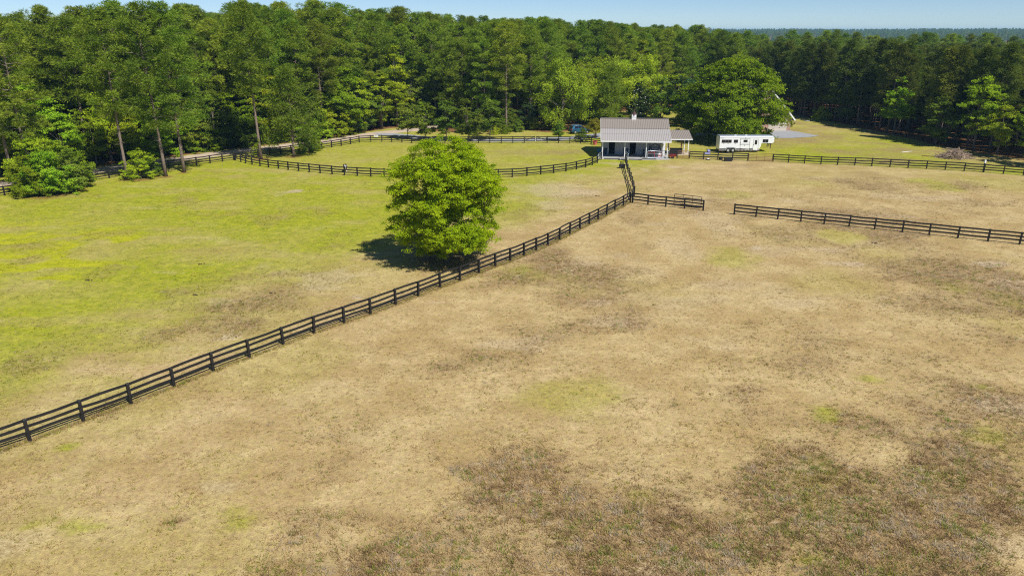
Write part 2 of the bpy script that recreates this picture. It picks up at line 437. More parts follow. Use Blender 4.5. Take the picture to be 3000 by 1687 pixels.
# ================================================================== FENCES
rng = random.Random(11)
m_black = mat('black_fence_paint', (.012, .012, .014), .5, .28, var=.5, scale=3, bump=.5, bscale=30, col2=(.032, .030, .030))
def post_mesh():
    mb = MB(); w = .078
    mb.add([(-w, -w, -.25), (w, -w, -.25), (w, w, -.25), (-w, w, -.25), (-w, -w, 1.27), (w, -w, 1.27), (w, w, 1.27), (-w, w, 1.27), (-w * .7, -w * .7, 1.30), (w * .7, -w * .7, 1.30), (w * .7, w * .7, 1.30), (-w * .7, w * .7, 1.30)],
           [(0, 3, 2, 1), (0, 1, 5, 4), (1, 2, 6, 5), (2, 3, 7, 6), (3, 0, 4, 7), (4, 5, 9, 8), (5, 6, 10, 9), (6, 7, 11, 10), (7, 4, 8, 11), (8, 9, 10, 11)])
    return mb.mesh('post', m_black)
POST = post_mesh()
def rail_mesh(k):
    r2 = random.Random(k); mb = MB(); n = 6; vs = []; fs = []
    sag = r2.uniform(-.05, .015); bow = r2.uniform(-.035, .035)
    for i in range(n + 1):
        t = i / n; s_ = 4 * t * (1 - t); x = t * 1.012 - .006
        y = bow * s_; z = sag * s_ + r2.uniform(-.004, .004)
        vs += [(x, y - .019, z - .078), (x, y + .019, z - .078), (x, y + .019, z + .078), (x, y - .019, z + .078)]
    for i in range(n):
        a = i * 4; b = a + 4
        fs += [(a, a + 1, b + 1, b), (a + 1, a + 2, b + 2, b + 1), (a + 2, a + 3, b + 3, b + 2), (a + 3, a, b, b + 3)]
    fs += [(3, 2, 1, 0), (n * 4, n * 4 + 1, n * 4 + 2, n * 4 + 3)]
    mb.add(vs, fs); return mb.mesh('rail', m_black)
RAILS = [rail_mesh(k) for k in range(7)]
RZ = (.43, .80, 1.165)
def fence(label, pts, side=1, group=None, close=None):
    """A run of posts with three boards a bay; side is where the boards are nailed."""
    pts = [Vector((p.x, p.y, 0)) for p in pts]
    t = thing('board_fence', label, 'fence', pts[0], 0, group)
    for i, p in enumerate(pts):
        d = (pts[min(i + 1, len(pts) - 1)] - pts[max(0, i - 1)]).normalized()
        obj('post', POST, t, p - pts[0] + Vector((0, 0, rng.uniform(-.03, .02))), (rng.gauss(0, .02), rng.gauss(0, .02), math.atan2(d.y, d.x) + rng.gauss(0, .03)))
    for i in range(len(pts) - 1):
        a, b = pts[i], pts[i + 1]; d = b - a; nn = Vector((-d.y, d.x, 0)).normalized() * side * .10
        for z in RZ:
            za = z + rng.gauss(0, .012); zb = z + rng.gauss(0, .012)
            o = obj('rail', RAILS[rng.randrange(7)], t, a - pts[0] + nn + Vector((0, 0, za)), (0, -math.asin((zb - za) / d.length), math.atan2(d.y, d.x)), (d.length - .004, 1, 1))
    return t
FG = 'black three-board paddock fences'
F1 = [G(*p) for p in F1_PX]
fence('long black three-board fence running diagonally past the lone round tree', F1, 1, FG)
F2 = [G(*p) for p in ((1853, 594.5), (1898, 600.4), (1950, 606.2), (2005, 611.5), (2059.7, 617.5))]
fence('short black fence of four bays with a tube gate folded behind it', F2, 1, FG)
F3 = [G(*p) for p in ((2150.7, 629), (2214, 635.7), (2277.8, 642.4), (2345.6, 649.9), (2413.8, 657), (2486.5, 664.4), (2561.8, 672), (2642.7, 680.4), (2721.3, 689), (2805.2, 698), (2893.5, 707.5), (2986, 716.5), (3085, 727), (3190, 739))]
fence('black fence right of the field opening, leading off the right edge', F3, 1, FG)
F4 = [G(*p) for p in ((1852, 588), (1858, 573.5), (1857, 558), (1852.5, 544), (1847.5, 530.5), (1843.5, 518), (1839.5, 506), (1836.5, 495), (1834, 485), (1832, 476))]
fence('black fence seen end-on between the fence corner and the barn porch', F4, 1, FG)
F5 = [G(*p) for p in ((690, 470.5), (706, 475), (720, 479), (739, 483), (762, 487), (787, 491.3), (816, 494.8), (844.6, 498), (875.3, 501.2), (906.5, 504.4), (938.5, 507.6), (973.4, 511), (1009.3, 513.6), (1047.2, 515.8), (1086.4, 517.8), (1125.5, 519.6), (1167, 521), (1209, 522), (1251, 522.6), (1293, 522.8),
                      (1335, 522.8), (1377, 522.4), (1418, 521.8), (1460, 520.8), (1500.7, 519.5), (1543.8, 516), (1584.2, 511.8), (1622.3, 507.4), (1658, 502.6), (1688.8, 497), (1715.4, 491), (1735, 484.6), (1750, 477.6), (1761, 468.5))]
fence('curved black fence along the near side of the pony paddock', F5, 1, FG)
F6 = [G(*p) for p in ((-80, 590), (-32, 581), (14.7, 573), (68, 564.5), (120, 556), (172, 547), (223, 538.5), (273.6, 530.3), (320.8, 522.3), (366, 514.8), (410, 508), (453, 501), (496, 494.5), (537, 489), (576.5, 484), (616, 478.7), (652.3, 473.8), (685.5, 469.2))]
fence('black fence along the dirt road behind the left field', F6, 1, FG)
F7a = [G(*p) for p in ((687.6, 468.4), (722, 465), (757, 461), (790.5, 456.7), (822.5, 451.8), (854, 447.6), (886, 444), (916, 440.5), (943.6, 437), (972, 432.5), (1000, 428), (1027.2, 423.2), (1052.6, 418), (1086.8, 416.4), (1119, 415.8), (1147.9, 416.8), (1177.7, 418.3), (1206.4, 419.8), (1238, 420.4), (1271, 420.5), (1303.5, 420.4), (1337, 420.2), (1371, 420), (1402, 419.8), (1435, 419.8), (1468.6, 419.8), (1502.5, 419.6), (1535.9, 419.3))]
fence('black fence closing the far side of the pony paddock by the road', F7a, 1, FG)
F7b = [G(*p) for p in ((1602.9, 419.2), (1636.4, 419.8), (1669.2, 420.4), (1700.7, 421.2), (1731.5, 423), (1764, 426))]
fence('black fence between the wooden double gate and the barn end', F7b, 1, FG)
F8a = [G(*p) for p in ((1960, 464.3), (1983.3, 464.9))]
fence('single black fence bay beside the porch end', F8a, 1, FG)
F8b = [G(*p) for p in ((2018.8, 465.6), (2060.5, 467.3), (2102.3, 468.6), (2145.2, 470.2), (2190.2, 471.8))]
fence('black fence in front of the white horse trailer', F8b, 1, FG)
F8c = [G(*p) for p in ((2264.3, 474), (2309.3, 476.6), (2356.2, 479.2), (2404.5, 481.9), (2453, 483.6), (2503.6, 485.3), (2553.5, 487.3), (2606.6, 490), (2659.7, 492.8), (2713.9, 495), (2768.4, 498), (2824, 501.4), (2881.6, 505.4), (2938.6, 510), (2997, 515), (3058, 521), (3120, 527))]
fence('black fence from the rusty gate towards the brush pile', F8c, 1, FG)

# ------------------------------------------------------------------ gates
m_rust = mat('rusty_tube', (.24, .095, .05), .7, .3, .4, .3, 14, .3)
m_galv = mat('galvanised_tube', (.60, .66, .72), .35, .5, .7, .1, 10)
m_redtube = mat('red_tube', (.55, .09, .08), .45, .5, 0, .25, 10)
m_dark = mat('dark_tube', (.03, .025, .025), .5, .4, .2, .2, 10)
def tube_gate(label, a, b, m, z0=.12, z1=1.28, nb=5, ups=2, r=.034, group=None, name='tube_gate', m2=None, dzb=0.0):
    a = Vector((a.x, a.y, 0)); b = Vector((b.x, b.y, 0)); d = b - a; L_ = d.length
    t = thing(name, label, 'gate', a, math.atan2(d.y, d.x), group)
    c = .11; P = []
    def arc(cx, cz, a0, a1): return [(cx + c * math.cos(a0 + (a1 - a0) * k / 4), 0, cz + c * math.sin(a0 + (a1 - a0) * k / 4)) for k in range(5)]
    P += arc(L_ - .06 - c, z1 - c, math.pi / 2, 0) + arc(L_ - .06 - c, z0 + c, 0, -math.pi / 2) + arc(.06 + c, z0 + c, -math.pi / 2, -math.pi) + arc(.06 + c, z1 - c, math.pi, math.pi / 2)
    MB().tube(P + [P[0]], r, 8).build('frame', m, t, smooth=True)
    for k in range(1, nb):
        z = z0 + (z1 - z0) * (k / nb) ** 1.15
        MB().tube([(.06, 0, z), (L_ - .06, 0, z)], r * .85, 6).build('bar', m, t, smooth=True)
    for k in range(1, ups + 1):
        x = L_ * k / (ups + 1)
        MB().box(x - .022, x + .022, -.034, -.024, z0, z1).build('upright', m2 or m, t)
    for z in (z0 + .2, z1 - .2):
        MB().tube([(-.02, 0, z), (.07, 0, z)], r * 1.2, 6).build('hinge', m, t, smooth=True)
    return t
tube_gate('rusty brown tube gate closed in front of the horse trailer nose', G(2191.5, 472), G(2263, 474), m_rust)
tube_gate('narrow rusty tube gate beside the open shelter', G(1984.5, 465.1), G(2017.5, 465.7), m_rust, ups=1)
tube_gate('pale tube gate across the right bay of the barn porch', G(1895.5, 464.6), G(1959.5, 464.4), m_galv, ups=2, m2=m_redtube)
q = G(2059, 616) + Vector((0, .75, 0))
tube_gate('dark tube gate folded back behind the short fence', q, G(1977, 606.5) + Vector((0, .9, 0)), m_dark, .1, 1.42, ups=2)
tube_gate('small pale tube gate standing open from the middle porch post', G(1831.5, 466.5), G(1839.5, 474), m_galv, nb=5, ups=0)
tube_gate('short pale tube gate at the left porch corner', G(1751.5, 476), G(1763.6, 466), m_galv, nb=3, ups=0, z0=.5)
def board_gate(label, a, b, flip):
    a = Vector((a.x, a.y, 0)); b = Vector((b.x, b.y, 0)); d = b - a; L_ = d.length
    t = thing('wooden_gate', label, 'gate', a, math.atan2(d.y, d.x), 'pair of braced wooden gates')
    for z in RZ: MB().box(.1, L_ - .1, .03, .065, z - .07, z + .07).build('rail', m_black, t)
    for x in (.1, L_ - .2): MB().box(x, x + .1, -.012, .028, .34, 1.26).build('stile', m_black, t)
    p, q2 = (.15, L_ - .15); z0, z1 = (.45, 1.15) if not flip else (1.15, .45)
    MB().bar((p, .084, z0), (q2, .084, z1), .03, .11, (0, 0, 1)).build('brace', m_black, t)
    return t
mid = G(1569, 419.3)
board_gate('left leaf of the braced black wooden gate in the far paddock fence', G(1535.9, 419.3), mid, False)
board_gate('right leaf of the braced black wooden gate in the far paddock fence', mid, G(1602.9, 419.2), True)

# ================================================================== BARN
m_white = mat('white_paint', (.80, .80, .79), .45, .4, var=.05, scale=5)
m_siding = mat('pale_siding', (.38, .39, .395), .5, .4, var=.06, scale=2)
m_roofm = mat('taupe_metal_roof', (.275, .238, .203), .45, .4, .1, .07, 1.2)
m_roofp = mat('grey_porch_roof', (.372, .347, .325), .45, .4, .1, .06, 1.2)
m_navy = mat('navy_panel', (.03, .05, .085), .5, .4, var=.25, scale=6)
m_black2 = mat('black_trim', (.02, .02, .022), .5, .4, var=.2, scale=6)
m_conc = mat('concrete_slab', (.36, .35, .33), .9, .2, var=.2, scale=1.5, bump=.3)
m_mat = mat('rubber_mat', (.05, .052, .055), .8, .3, var=.3, scale=4)
m_bronze = mat('bronze_cap', (.16, .095, .08), .4, .5, .5, .2, 8)
m_brown = mat('stained_wood', (.20, .09, .045), .7, .3, var=.3, scale=12, bump=.3)
m_inside = mat('stall_interior', (.06, .05, .042), .9, .2, var=.3, scale=3)
A = Vector((15.14, 119.4, 0)); BY = R(-5.48)
barn = thing('horse_barn', 'small white horse barn with grey metal porch roof and cupola', 'barn', A, BY)
def P_(mb, name, m, par=None, **k): return mb.build(name, m, par or barn, **k)
P_(MB().box(-.25, 11.0, -.55, 9.8, -.1, .055), 'floor_slab', m_conc)
WX = 10.66; WY = 3.4
for x0, x1, z0, z1 in ((0, 1.13, 0, 2.9), (1.13, 2.17, 2.2, 2.9), (2.17, 4.66, 0, 2.9), (4.66, 5.72, 2.2, 2.9), (5.72, WX, 0, 2.9)):
    P_(MB().box(x0, x1, WY, WY + .12, .057 + z0, z1 if z1 < 2.9 else 4.05), 'wall_panel', m_siding)
P_(MB().box(0, .12, WY + .122, 9.7, .057, 3.9), 'side_wall', m_siding)
P_(MB().box(WX - .12, WX, WY + .122, 9.7, .057, 3.9), 'side_wall', m_siding)
P_(MB().box(.122, WX - .122, 9.58, 9.7, .057, 3.9), 'back_wall', m_siding)
P_(MB().box(.122, WX - .122, 5.6, 5.7, .057, 3.9), 'stall_partition', m_inside)
for x in (3.3, 7.2): P_(MB().box(x, x + .1, WY + .13, 5.59, .057, 3.0), 'stall_partition', m_inside)
for x in (0.0, WX - .12):
    P_(MB().prism([(WY + .1, 3.9), (9.72, 3.9), (6.6, 5.62)], 0, .12).add([], []), 'gable', m_siding, rot=(0, 0, math.pi / 2), loc=(x + .12, 0, 0))
for x0 in (.06, 3.62): P_(MB().box(x0, x0 + .84, WY - .03, WY - .002, .06, 1.12), 'navy_panel', m_navy)
for x0 in (1.0, 4.55): P_(MB().box(x0, x0 + .09, WY - .05, WY - .002, .06, 1.18), 'door_trim', m_white)
P_(MB().box(6.95, 7.15, WY - .04, WY - .002, .06, 1.0), 'navy_panel', m_navy)  # narrow dark strip low on the wall, left of the third post
# braced sliding door
xd = thing  # noqa
door = P_(MB().box(8.0, 9.95, WY - .045, WY - .003, .08, 2.75), 'sliding_door', m_siding)
for mbx in (MB().box(8.0, 8.12, WY - .07, WY - .047, .08, 2.75), MB().box(9.83, 9.95, WY - .07, WY - .047, .08, 2.75), MB().box(8.12, 9.83, WY - .07, WY - .047, 1.3, 1.42), MB().box(8.12, 9.83, WY - .07, WY - .047, 2.63, 2.75),
            MB().bar((8.16, WY - .082, 1.46), (9.8, WY - .082, 2.6), .02, .09), MB().bar((8.16, WY - .104, 2.6), (9.8, WY - .104, 1.46), .02, .09), MB().bar((8.16, WY - .082, .14), (9.8, WY - .082, 1.26), .02, .09), MB().bar((8.16, WY - .104, 1.26), (9.8, WY - .104, .14), .02, .09)):
    mbx.build('brace', m_black2, door)
P_(MB().box(WX - .34, WX - .02, WY - .03, WY - .002, .06, 2.85), 'corner_board', m_white)
for x in (.0, 3.66, 7.2, 10.66):
    P_(MB().box(x - .065, x + .065, -.065, .065, .057, 2.86), 'porch_post', m_white)
    P_(MB().box(x - .13, x + .13, -.13, .13, .058, .2), 'post_base', m_conc)
P_(MB().box(-.12, .0, 1.6, 1.76, .057, 3.3), 'porch_post', m_white)
P_(MB().box(-.3, 11.1, -.07, .07, 2.62, 2.84), 'porch_beam', m_white)
# ribbed roof sheets, .9 m wide each
def roof_sheet(L_, W_, m):
    vs = []; fs = []; xs = []
    k = 3; step = W_ / k
    for i in range(k):
        x = i * step
        xs += [(x, 0), (x + step * .80, 0), (x + step * .86, .05), (x + step * .94, .05)]
    xs.append((W_, 0))
    for x, z in xs: vs += [(x, 0, z), (x, L_, z)]
    for i in range(len(xs) - 1): fs.append((2 * i, 2 * i + 2, 2 * i + 3, 2 * i + 1))
    n = len(vs)
    vs += [(0, 0, -.03), (0, L_, -.03), (W_, 0, -.03), (W_, L_, -.03)]
    fs += [(n, n + 1, n + 3, n + 2), (0, 1, n + 1, n), (n - 2, n + 2, n + 3, n - 1)]
    mb = MB(); mb.add(vs, fs); return mb.mesh('roof_sheet', m)
def roof_plane(par, x0, x1, ya, za, yb, zb, m, name='roof_panel', lap=0):
    L_ = math.hypot(yb - ya, zb - za); n = max(1, round((x1 - x0) / .9)); w = (x1 - x0) / n
    me = roof_sheet(L_, w, m)
    for i in range(n):
        if yb > ya: obj(name, me, par, (x0 + i * w, ya, za), (math.atan2(zb - za, yb - ya), 0, 0))
        else: obj(name, me, par, (x0 + (i + 1) * w, ya, za), (math.atan2(zb - za, ya - yb), 0, math.pi))
X0, X1 = -.38, 11.18
roof_plane(barn, X0, X1, -.5, 2.88, 1.75, 2.88 + 2.25 * .385, m_roofp)
roof_plane(barn, X0, X1, 1.72, 2.90 + 2.22 * .385, 3.46, 2.90 + 3.96 * .385, m_roofp)
roof_plane(barn, X0, X1, 3.36, 4.44, 6.6, 5.76, m_roofm)
roof_plane(barn, X0, X1, 10.1, 4.12, 6.6, 5.76, m_roofm)
P_(MB().bar((X0, 6.6, 5.80), (X1, 6.6, 5.80), .4, .035), 'ridge_cap', m_roofm)
P_(MB().box(X0, X1, -.545, -.505, 2.70, 2.89), 'fascia', m_white)
for x in (X0 - .025, X1 + .003):
    P_(MB().bar((x + .011, -.5, 2.80), (x + .011, 3.4, 4.30), .022, .2), 'rake_board', m_white)
    P_(MB().bar((x + .011, 3.36, 4.36), (x + .011, 6.6, 5.68), .022, .2), 'rake_board', m_white)
    P_(MB().bar((x + .011, 6.6, 5.68), (x + .011, 10.1, 4.04), .022, .2), 'rake_board', m_white)
cup = P_(MB().box(4.95, 5.72, 6.2, 7.0, 5.5, 6.42), 'cupola', m_white)
for z in (5.95, 6.05, 6.15, 6.25):
    MB().bar((5.03, 6.185, z), (5.64, 6.185, z), .02, .05, (0, .5, 1)).build('louvre', m_white, cup)
prof = [(.62, 0), (.60, .05), (.42, .14), (.26, .28), (.14, .45), (.07, .62), (.02, .78), (.012, .95)]
MB().lathe(prof, (5.335, 6.6, 6.42), 4).build('cupola_cap', m_bronze, cup)
# apron and mats in front
ap = [(-.6, -.56), (11.2, -.56), (11.3, -.9), (9.4, -1.25), (7.6, -1.5), (5.2, -1.9), (3.6, -1.5), (1.8, -1.75), (-.5, -1.3)]
mb = MB(); mb.add([(x, y, .03) for x, y in ap] + [(x, y, -.05) for x, y in ap], [tuple(range(len(ap)))[::-1]] + [(i, (i + 1) % len(ap), len(ap) + (i + 1) % len(ap), len(ap) + i) for i in range(len(ap))])
tag(mb.build('barn_apron', m_conc, None, A, (0, 0, BY)), kind='structure')
for k, (x, y, w, d, r_, lb) in enumerate(((.3, -1.5, 2.6, .9, .03, 'dark rubber mat at the left end of the barn apron'), (4.3, -1.7, 2.2, .8, -.06, 'dark rubber mat on the apron right of the end-on fence'), (6.6, -1.2, 2.3, .9, .04, 'dark rubber mat at the third porch post'), (2.6, -2.1, 1.3, .5, .1, 'small dark mat beside the water trough'))):
    p = Matrix.Rotation(BY, 3, 'Z') @ Vector((x, y, .036)) + A
    tag(MB().box(0, w, 0, d, 0, .022).build('rubber_mat', m_mat, None, p, (0, 0, BY + r_)), lb, 'mat', 'rubber mats at the barn')

# open shelter right of the barn
SA = Vector((26.9, 122.0, 0))
sh = thing('open_shelter', 'small open shelter on white posts attached beside the barn', 'shelter', SA, R(-1.0))
roof_plane(sh, .12, 3.7, -.4, 2.78, 3.0, 3.86, m_roofm)
MB().box(.0, 3.72, -.44, -.405, 2.62, 2.79).build('fascia', m_white, sh)
for x, y in ((3.28, .6), (2.86, 1.9)): MB().box(x - .07, x + .07, y - .07, y + .07, 0, 2.78 + y * .31).build('shelter_post', m_white, sh)
MB().box(2.5, 2.66, 2.75, 2.92, 0, 3.55).build('shelter_post', m_brown, sh)
MB().box(.25, .4, 2.75, 2.9, 0, 3.55).build('shelter_post', m_brown, sh)
MB().box(.0, 3.6, .2, 3.0, -.1, .05).build('floor_slab', mat('tan_slab', (.52, .44, .33), .9, .2, var=.15, scale=2), sh)
bench = thing('work_table', 'dark low table standing under the open shelter', 'table', SA + Vector((.1, .55, .052)), R(-2))
MB().box(.15, 2.2, 0, .7, .9, 1.0).build('table_top', m_black2, bench)
MB().box(.17, 2.18, .02, .05, .25, .9).build('apron_panel', m_black2, bench)
for x in (.2, 2.1):
    for y in (.08, .62): MB().box(x - .04, x + .04, y - .03, y + .03, 0, .9).build('leg', m_black2, bench)

# ================================================================== HORSE TRAILER
m_tw = mat('trailer_white', (.80, .81, .82), .25, .5, var=.03, scale=3, coat=.3)
m_tg = mat('trailer_grey', (.18, .19, .205), .35, .5, .3, .1, 6)
m_ta = mat('aluminium_trim', (.55, .57, .60), .3, .5, .8, .1, 6)
m_glass = mat('dark_glass', (.012, .014, .018), .08, .6, var=.2, scale=2)
m_tyre = mat('tyre_rubber', (.02, .02, .021), .85, .2, var=.3, scale=8)
m_rim = mat('steel_rim', (.62, .63, .66), .3, .5, .6, .1, 6)
m_red = mat('red_reflector', (.55, .03, .03), .3, .5, var=.1)
tr = thing('horse_trailer', 'long white gooseneck horse trailer parked behind the fence', 'trailer', (36.2, 125.0, 0), R(.5))
body_poly = [(0, .42), (6.95, .42), (7.25, 1.0), (7.35, 1.55), (9.2, 1.55), (9.5, 1.72), (9.5, 2.50), (9.35, 2.66), (.0, 2.66)]
bd = MB().prism(body_poly, 0, 2.15).build('body', m_tw, tr, bevel=.04)
bd2 = MB(); vs = []
for y in (0.02, 2.13):
    vs += [(0, y, 2.64), (9.3, y, 2.64)]
for y in (.16, 1.99): vs += [(.02, y, 2.80), (9.2, y, 2.80)]
bd2.add(vs, [(0, 1, 5, 4), (4, 5, 7, 6), (6, 7, 3, 2), (0, 4, 6, 2), (1, 3, 7, 5)]); bd2.build('roof', mat('trailer_roof', (.27, .31, .37), .4, .5, .3, .05, 3), tr)
for x, y in ((2.9, 1.0), (4.8, 1.0)): MB().box(x - .18, x + .18, y - .18, y + .18, 2.80, 2.9).build('roof_vent', m_tw, tr)
MB().box(.01, 6.9, -.012, -.002, .43, .72).build('lower_panel', m_tg, tr)
MB().box(0, 7.0, -.02, -.003, .30, .42).build('skirt_rail', m_ta, tr)
MB().box(.05, 6.95, .1, 2.05, .30, .418).build('chassis', m_black2, tr)
# fender
fp = [(.95, .36), (1.2, .82), (1.45, .90), (2.5, .90), (2.78, .82), (3.1, .36), (2.86, .36), (2.64, .74), (2.44, .80), (1.5, .80), (1.32, .74), (1.16, .36)]
MB().prism(fp, -.2, -.022).build('fender', m_ta, tr)
for x in (1.56, 2.40):
    for y0, y1 in ((-.17, .06), (2.1, 2.3)):
        w = MB().lathe([(.24, 0), (.34, .02), (.37, .06), (.37, .17), (.34, .21), (.24, .23)], (x, y0, .37), 20, 'y').build('wheel', m_tyre, tr, smooth=False)
        MB().lathe([(.02, -.008), (.1, -.012), (.2, .0), (.235, .01), (.235, .2)], (x, y0, .37), 16, 'y').build('rim', m_rim, w)
def t_window(x0, x1, z0, z1, bars=0, par=None):
    f = MB(); t_ = .05
    f.box(x0 - t_, x1 + t_, -.032, -.014, z0 - t_, z0).box(x0 - t_, x1 + t_, -.032, -.014, z1, z1 + t_).box(x0 - t_, x0, -.032, -.014, z0, z1).box(x1, x1 + t_, -.032, -.014, z0, z1)
    w = MB().box(x0, x1, -.026, -.013, z0, z1).build('window', m_glass, par or tr)
    f.build('window_frame', m_black2, w)
    for k in range(bars):
        x = x0 + (x1 - x0) * (k + 1) / (bars + 1); MB().box(x - .015, x + .015, -.036, -.027, z0, z1).build('window_bar', m_ta, w)
t_window(.40, 2.02, 1.72, 2.14, 2); t_window(2.52, 3.12, 1.72, 2.14); t_window(7.56, 8.42, 1.76, 2.2, 1)
hd = MB().box(3.66, 5.28, -.012, -.002, .43, 2.36).build('feed_door', m_tw, tr)
t_window(4.2, 4.8, 1.80, 2.12, par=hd)
for a_, b_ in (((3.66, 2.36), (5.28, 2.36)), ((3.66, 1.42), (5.28, 1.42)), ((3.66, 1.36), (5.28, 1.36))): MB().bar((a_[0], -.02, a_[1]), (b_[0], -.02, b_[1]), .012, .028).build('seam', m_black2, hd)
for x in (3.66, 5.28): MB().box(x - .014, x + .014, -.024, -.0125, .43, 2.36).build('seam', m_black2, hd)
for x, z in ((3.6, 2.3), (3.6, 1.75), (3.6, 1.42), (4.4, 1.22), (5.24, 1.75), (4.5, 2.46)): MB().box(x - .06, x + .06, -.045, -.0255, z - .04, z + .05).build('latch', m_black2, hd)
dr = MB().box(5.92, 6.78, -.013, -.002, .36, 2.24).build('entry_door', m_tw, tr)
t_window(6.2, 6.5, 1.42, 2.05, par=dr)
for mbx in (MB().box(5.89, 5.925, -.02, -.014, .34, 2.27), MB().box(6.775, 6.81, -.02, -.014, .34, 2.27), MB().box(5.925, 6.775, -.02, -.014, 2.24, 2.27)): mbx.build('seam', m_black2, dr)
MB().box(5.97, 6.03, -.06, -.015, 1.25, 1.37).build('handle', m_black2, dr)
for x in (.75, 1.5, 2.75): MB().box(x - .06, x + .06, -.03, -.004, 1.46, 1.52).build('tie_ring', m_black2, tr)
for i, x in enumerate((.1, 3.35, 3.6, 3.95, 4.25, 4.6, 4.95, 5.55, 5.8, 6.5, 6.75)):
    MB().box(x, x + .2, -.028, -.021, .335, .39).build('reflector', m_red if i % 2 == 0 else m_white, tr)
for i, (x, h) in enumerate(((.24, .10), (.31, .07), (.37, .06), (.43, .08), (.49, .06), (.55, .06), (.61, .07))):
    MB().bar((x, -.008, 2.41), (x + .03, -.008, 2.41 + h), .008, .04, (1, 0, 0)).build('lettering', m_navy, tr)
MB().box(.02, 9.3, -.012, -.002, 2.56, 2.60).build('trim_strip', m_ta, tr)
for y in (.3, 1.85):
    MB().box(9.0, 9.1, y - .05, y + .05, .62, 1.55).build('jack_leg', m_black2, tr)
MB().box(8.95, 9.15, .2, 1.95, 1.42, 1.545).build('coupler_beam', m_black2, tr)
MB().tube([(9.05, 1.07, 1.45), (9.05, 1.07, .95)], .07, 10).build('coupler', m_black2, tr)
MB().box(7.0, 7.2, .2, 1.95, .3, .41).build('step', m_ta, tr)

# ================================================================== HOUSE behind the oak
m_brick = bpy.data.materials.new('red_brick')
nt, N, L = nodes_of(m_brick)
bt = N.new('ShaderNodeTexBrick'); bt.inputs['Scale'].default_value = 4.5; bt.inputs['Color1'].default_value = (.34, .17, .12, 1); bt.inputs['Color2'].default_value = (.42, .24, .17, 1); bt.inputs['Mortar'].default_value = (.45, .40, .35, 1)
tc = N.new('ShaderNodeTexCoord'); mp = N.new('ShaderNodeMapping'); mp.inputs['Rotation'].default_value = (R(90), 0, 0)
L.new(tc.outputs['Object'], mp.inputs[0]); L.new(mp.outputs[0], bt.inputs[0]); L.new(bt.outputs[0], N['Principled BSDF'].inputs['Base Color']); N['Principled BSDF'].inputs['Roughness'].default_value = .9
m_shingle = mat('grey_shingle', (.16, .14, .13), .9, .2, var=.25, scale=9, bump=.4)
house = thing('brick_house', 'brick house with steep gabled garage half hidden behind the big oak', 'house', (48.2, 153.4, 0), R(1.5))
MB().prism([(0, -.2), (11, -.2), (11, 2.9), (5.5, 8.9), (0, 2.9)], 0, 12).build('garage_wing', m_brick, house)
for x0 in (1.1, 6.2):
    d = MB().box(x0, x0 + 4.0, -.05, -.003, .02, 2.45).build('garage_door', mat('cream_door', (.60, .52, .43), .5, .3, var=.05), house)
    for z in (.6, 1.2, 1.8): MB().box(x0, x0 + 4, -.062, -.052, z, z + .04).build('panel_line', m_siding, d)
for x0 in (3.2, 6.4):
    w = MB().box(x0, x0 + 1.4, -.05, -.003, 4.3, 5.9).build('window', m_glass, house)
    MB().box(x0 - .12, x0 + 1.52, -.07, -.052, 4.15, 4.3).box(x0 - .12, x0 + 1.52, -.07, -.052, 5.9, 6.05).box(x0 - .12, x0, -.07, -.052, 4.3, 5.9).box(x0 + 1.4, x0 + 1.52, -.07, -.052, 4.3, 5.9).box(x0 + .66, x0 + .74, -.062, -.052, 4.3, 5.9).build('window_frame', m_white, w)
for s_ in (-1, 1):
    e = 5.5 + s_ * 6.2; vs = [(5.5, -.5, 9.06), (5.5, 12.4, 9.06), (e, 12.4, 2.3), (e, -.5, 2.3)]
    mb = MB(); mb.add(vs + [(x, y, z - .16) for x, y, z in vs], [(0, 1, 2, 3), (7, 6, 5, 4), (0, 3, 7, 4), (1, 5, 6, 2), (2, 6, 7, 3), (0, 4, 5, 1)]); mb.build('roof_plane', m_shingle, house)
    MB().bar((5.5 + s_ * .02, -.53, 8.92), (e, -.53, 2.18), .05, .28).build('rake_board', m_white, house)
MB().prism([(-7, -.2), (-.01, -.2), (-.01, 3.0), (-7, 3.0)], 8, 18).build('main_wing', m_brick, house)
for y0, y1 in ((7.4, 13), (18.6, 13)):
    vs = [(-7.5, y0, 2.8), (2.5, y0, 2.8), (2.5, y1, 6.2), (-7.5, y1, 6.2)]
    mb = MB(); mb.add(vs + [(x, y, z - .16) for x, y, z in vs], [(0, 1, 2, 3), (7, 6, 5, 4), (0, 3, 7, 4), (1, 5, 6, 2), (2, 6, 7, 3), (0, 4, 5, 1)]); mb.build('roof_plane', m_shingle, house)
for x0 in (-6, -3):
    w = MB().box(x0, x0 + 1.2, 7.95, 7.997, 1.0, 2.5).build('window', m_glass, house)
    MB().box(x0 - .1, x0 + 1.3, 7.93, 7.948, .9, 1.0).box(x0 - .1, x0 + 1.3, 7.93, 7.948, 2.5, 2.6).box(x0 - .1, x0, 7.93, 7.948, 1, 2.5).box(x0 + 1.2, x0 + 1.3, 7.93, 7.948, 1, 2.5).build('window_frame', m_white, w)

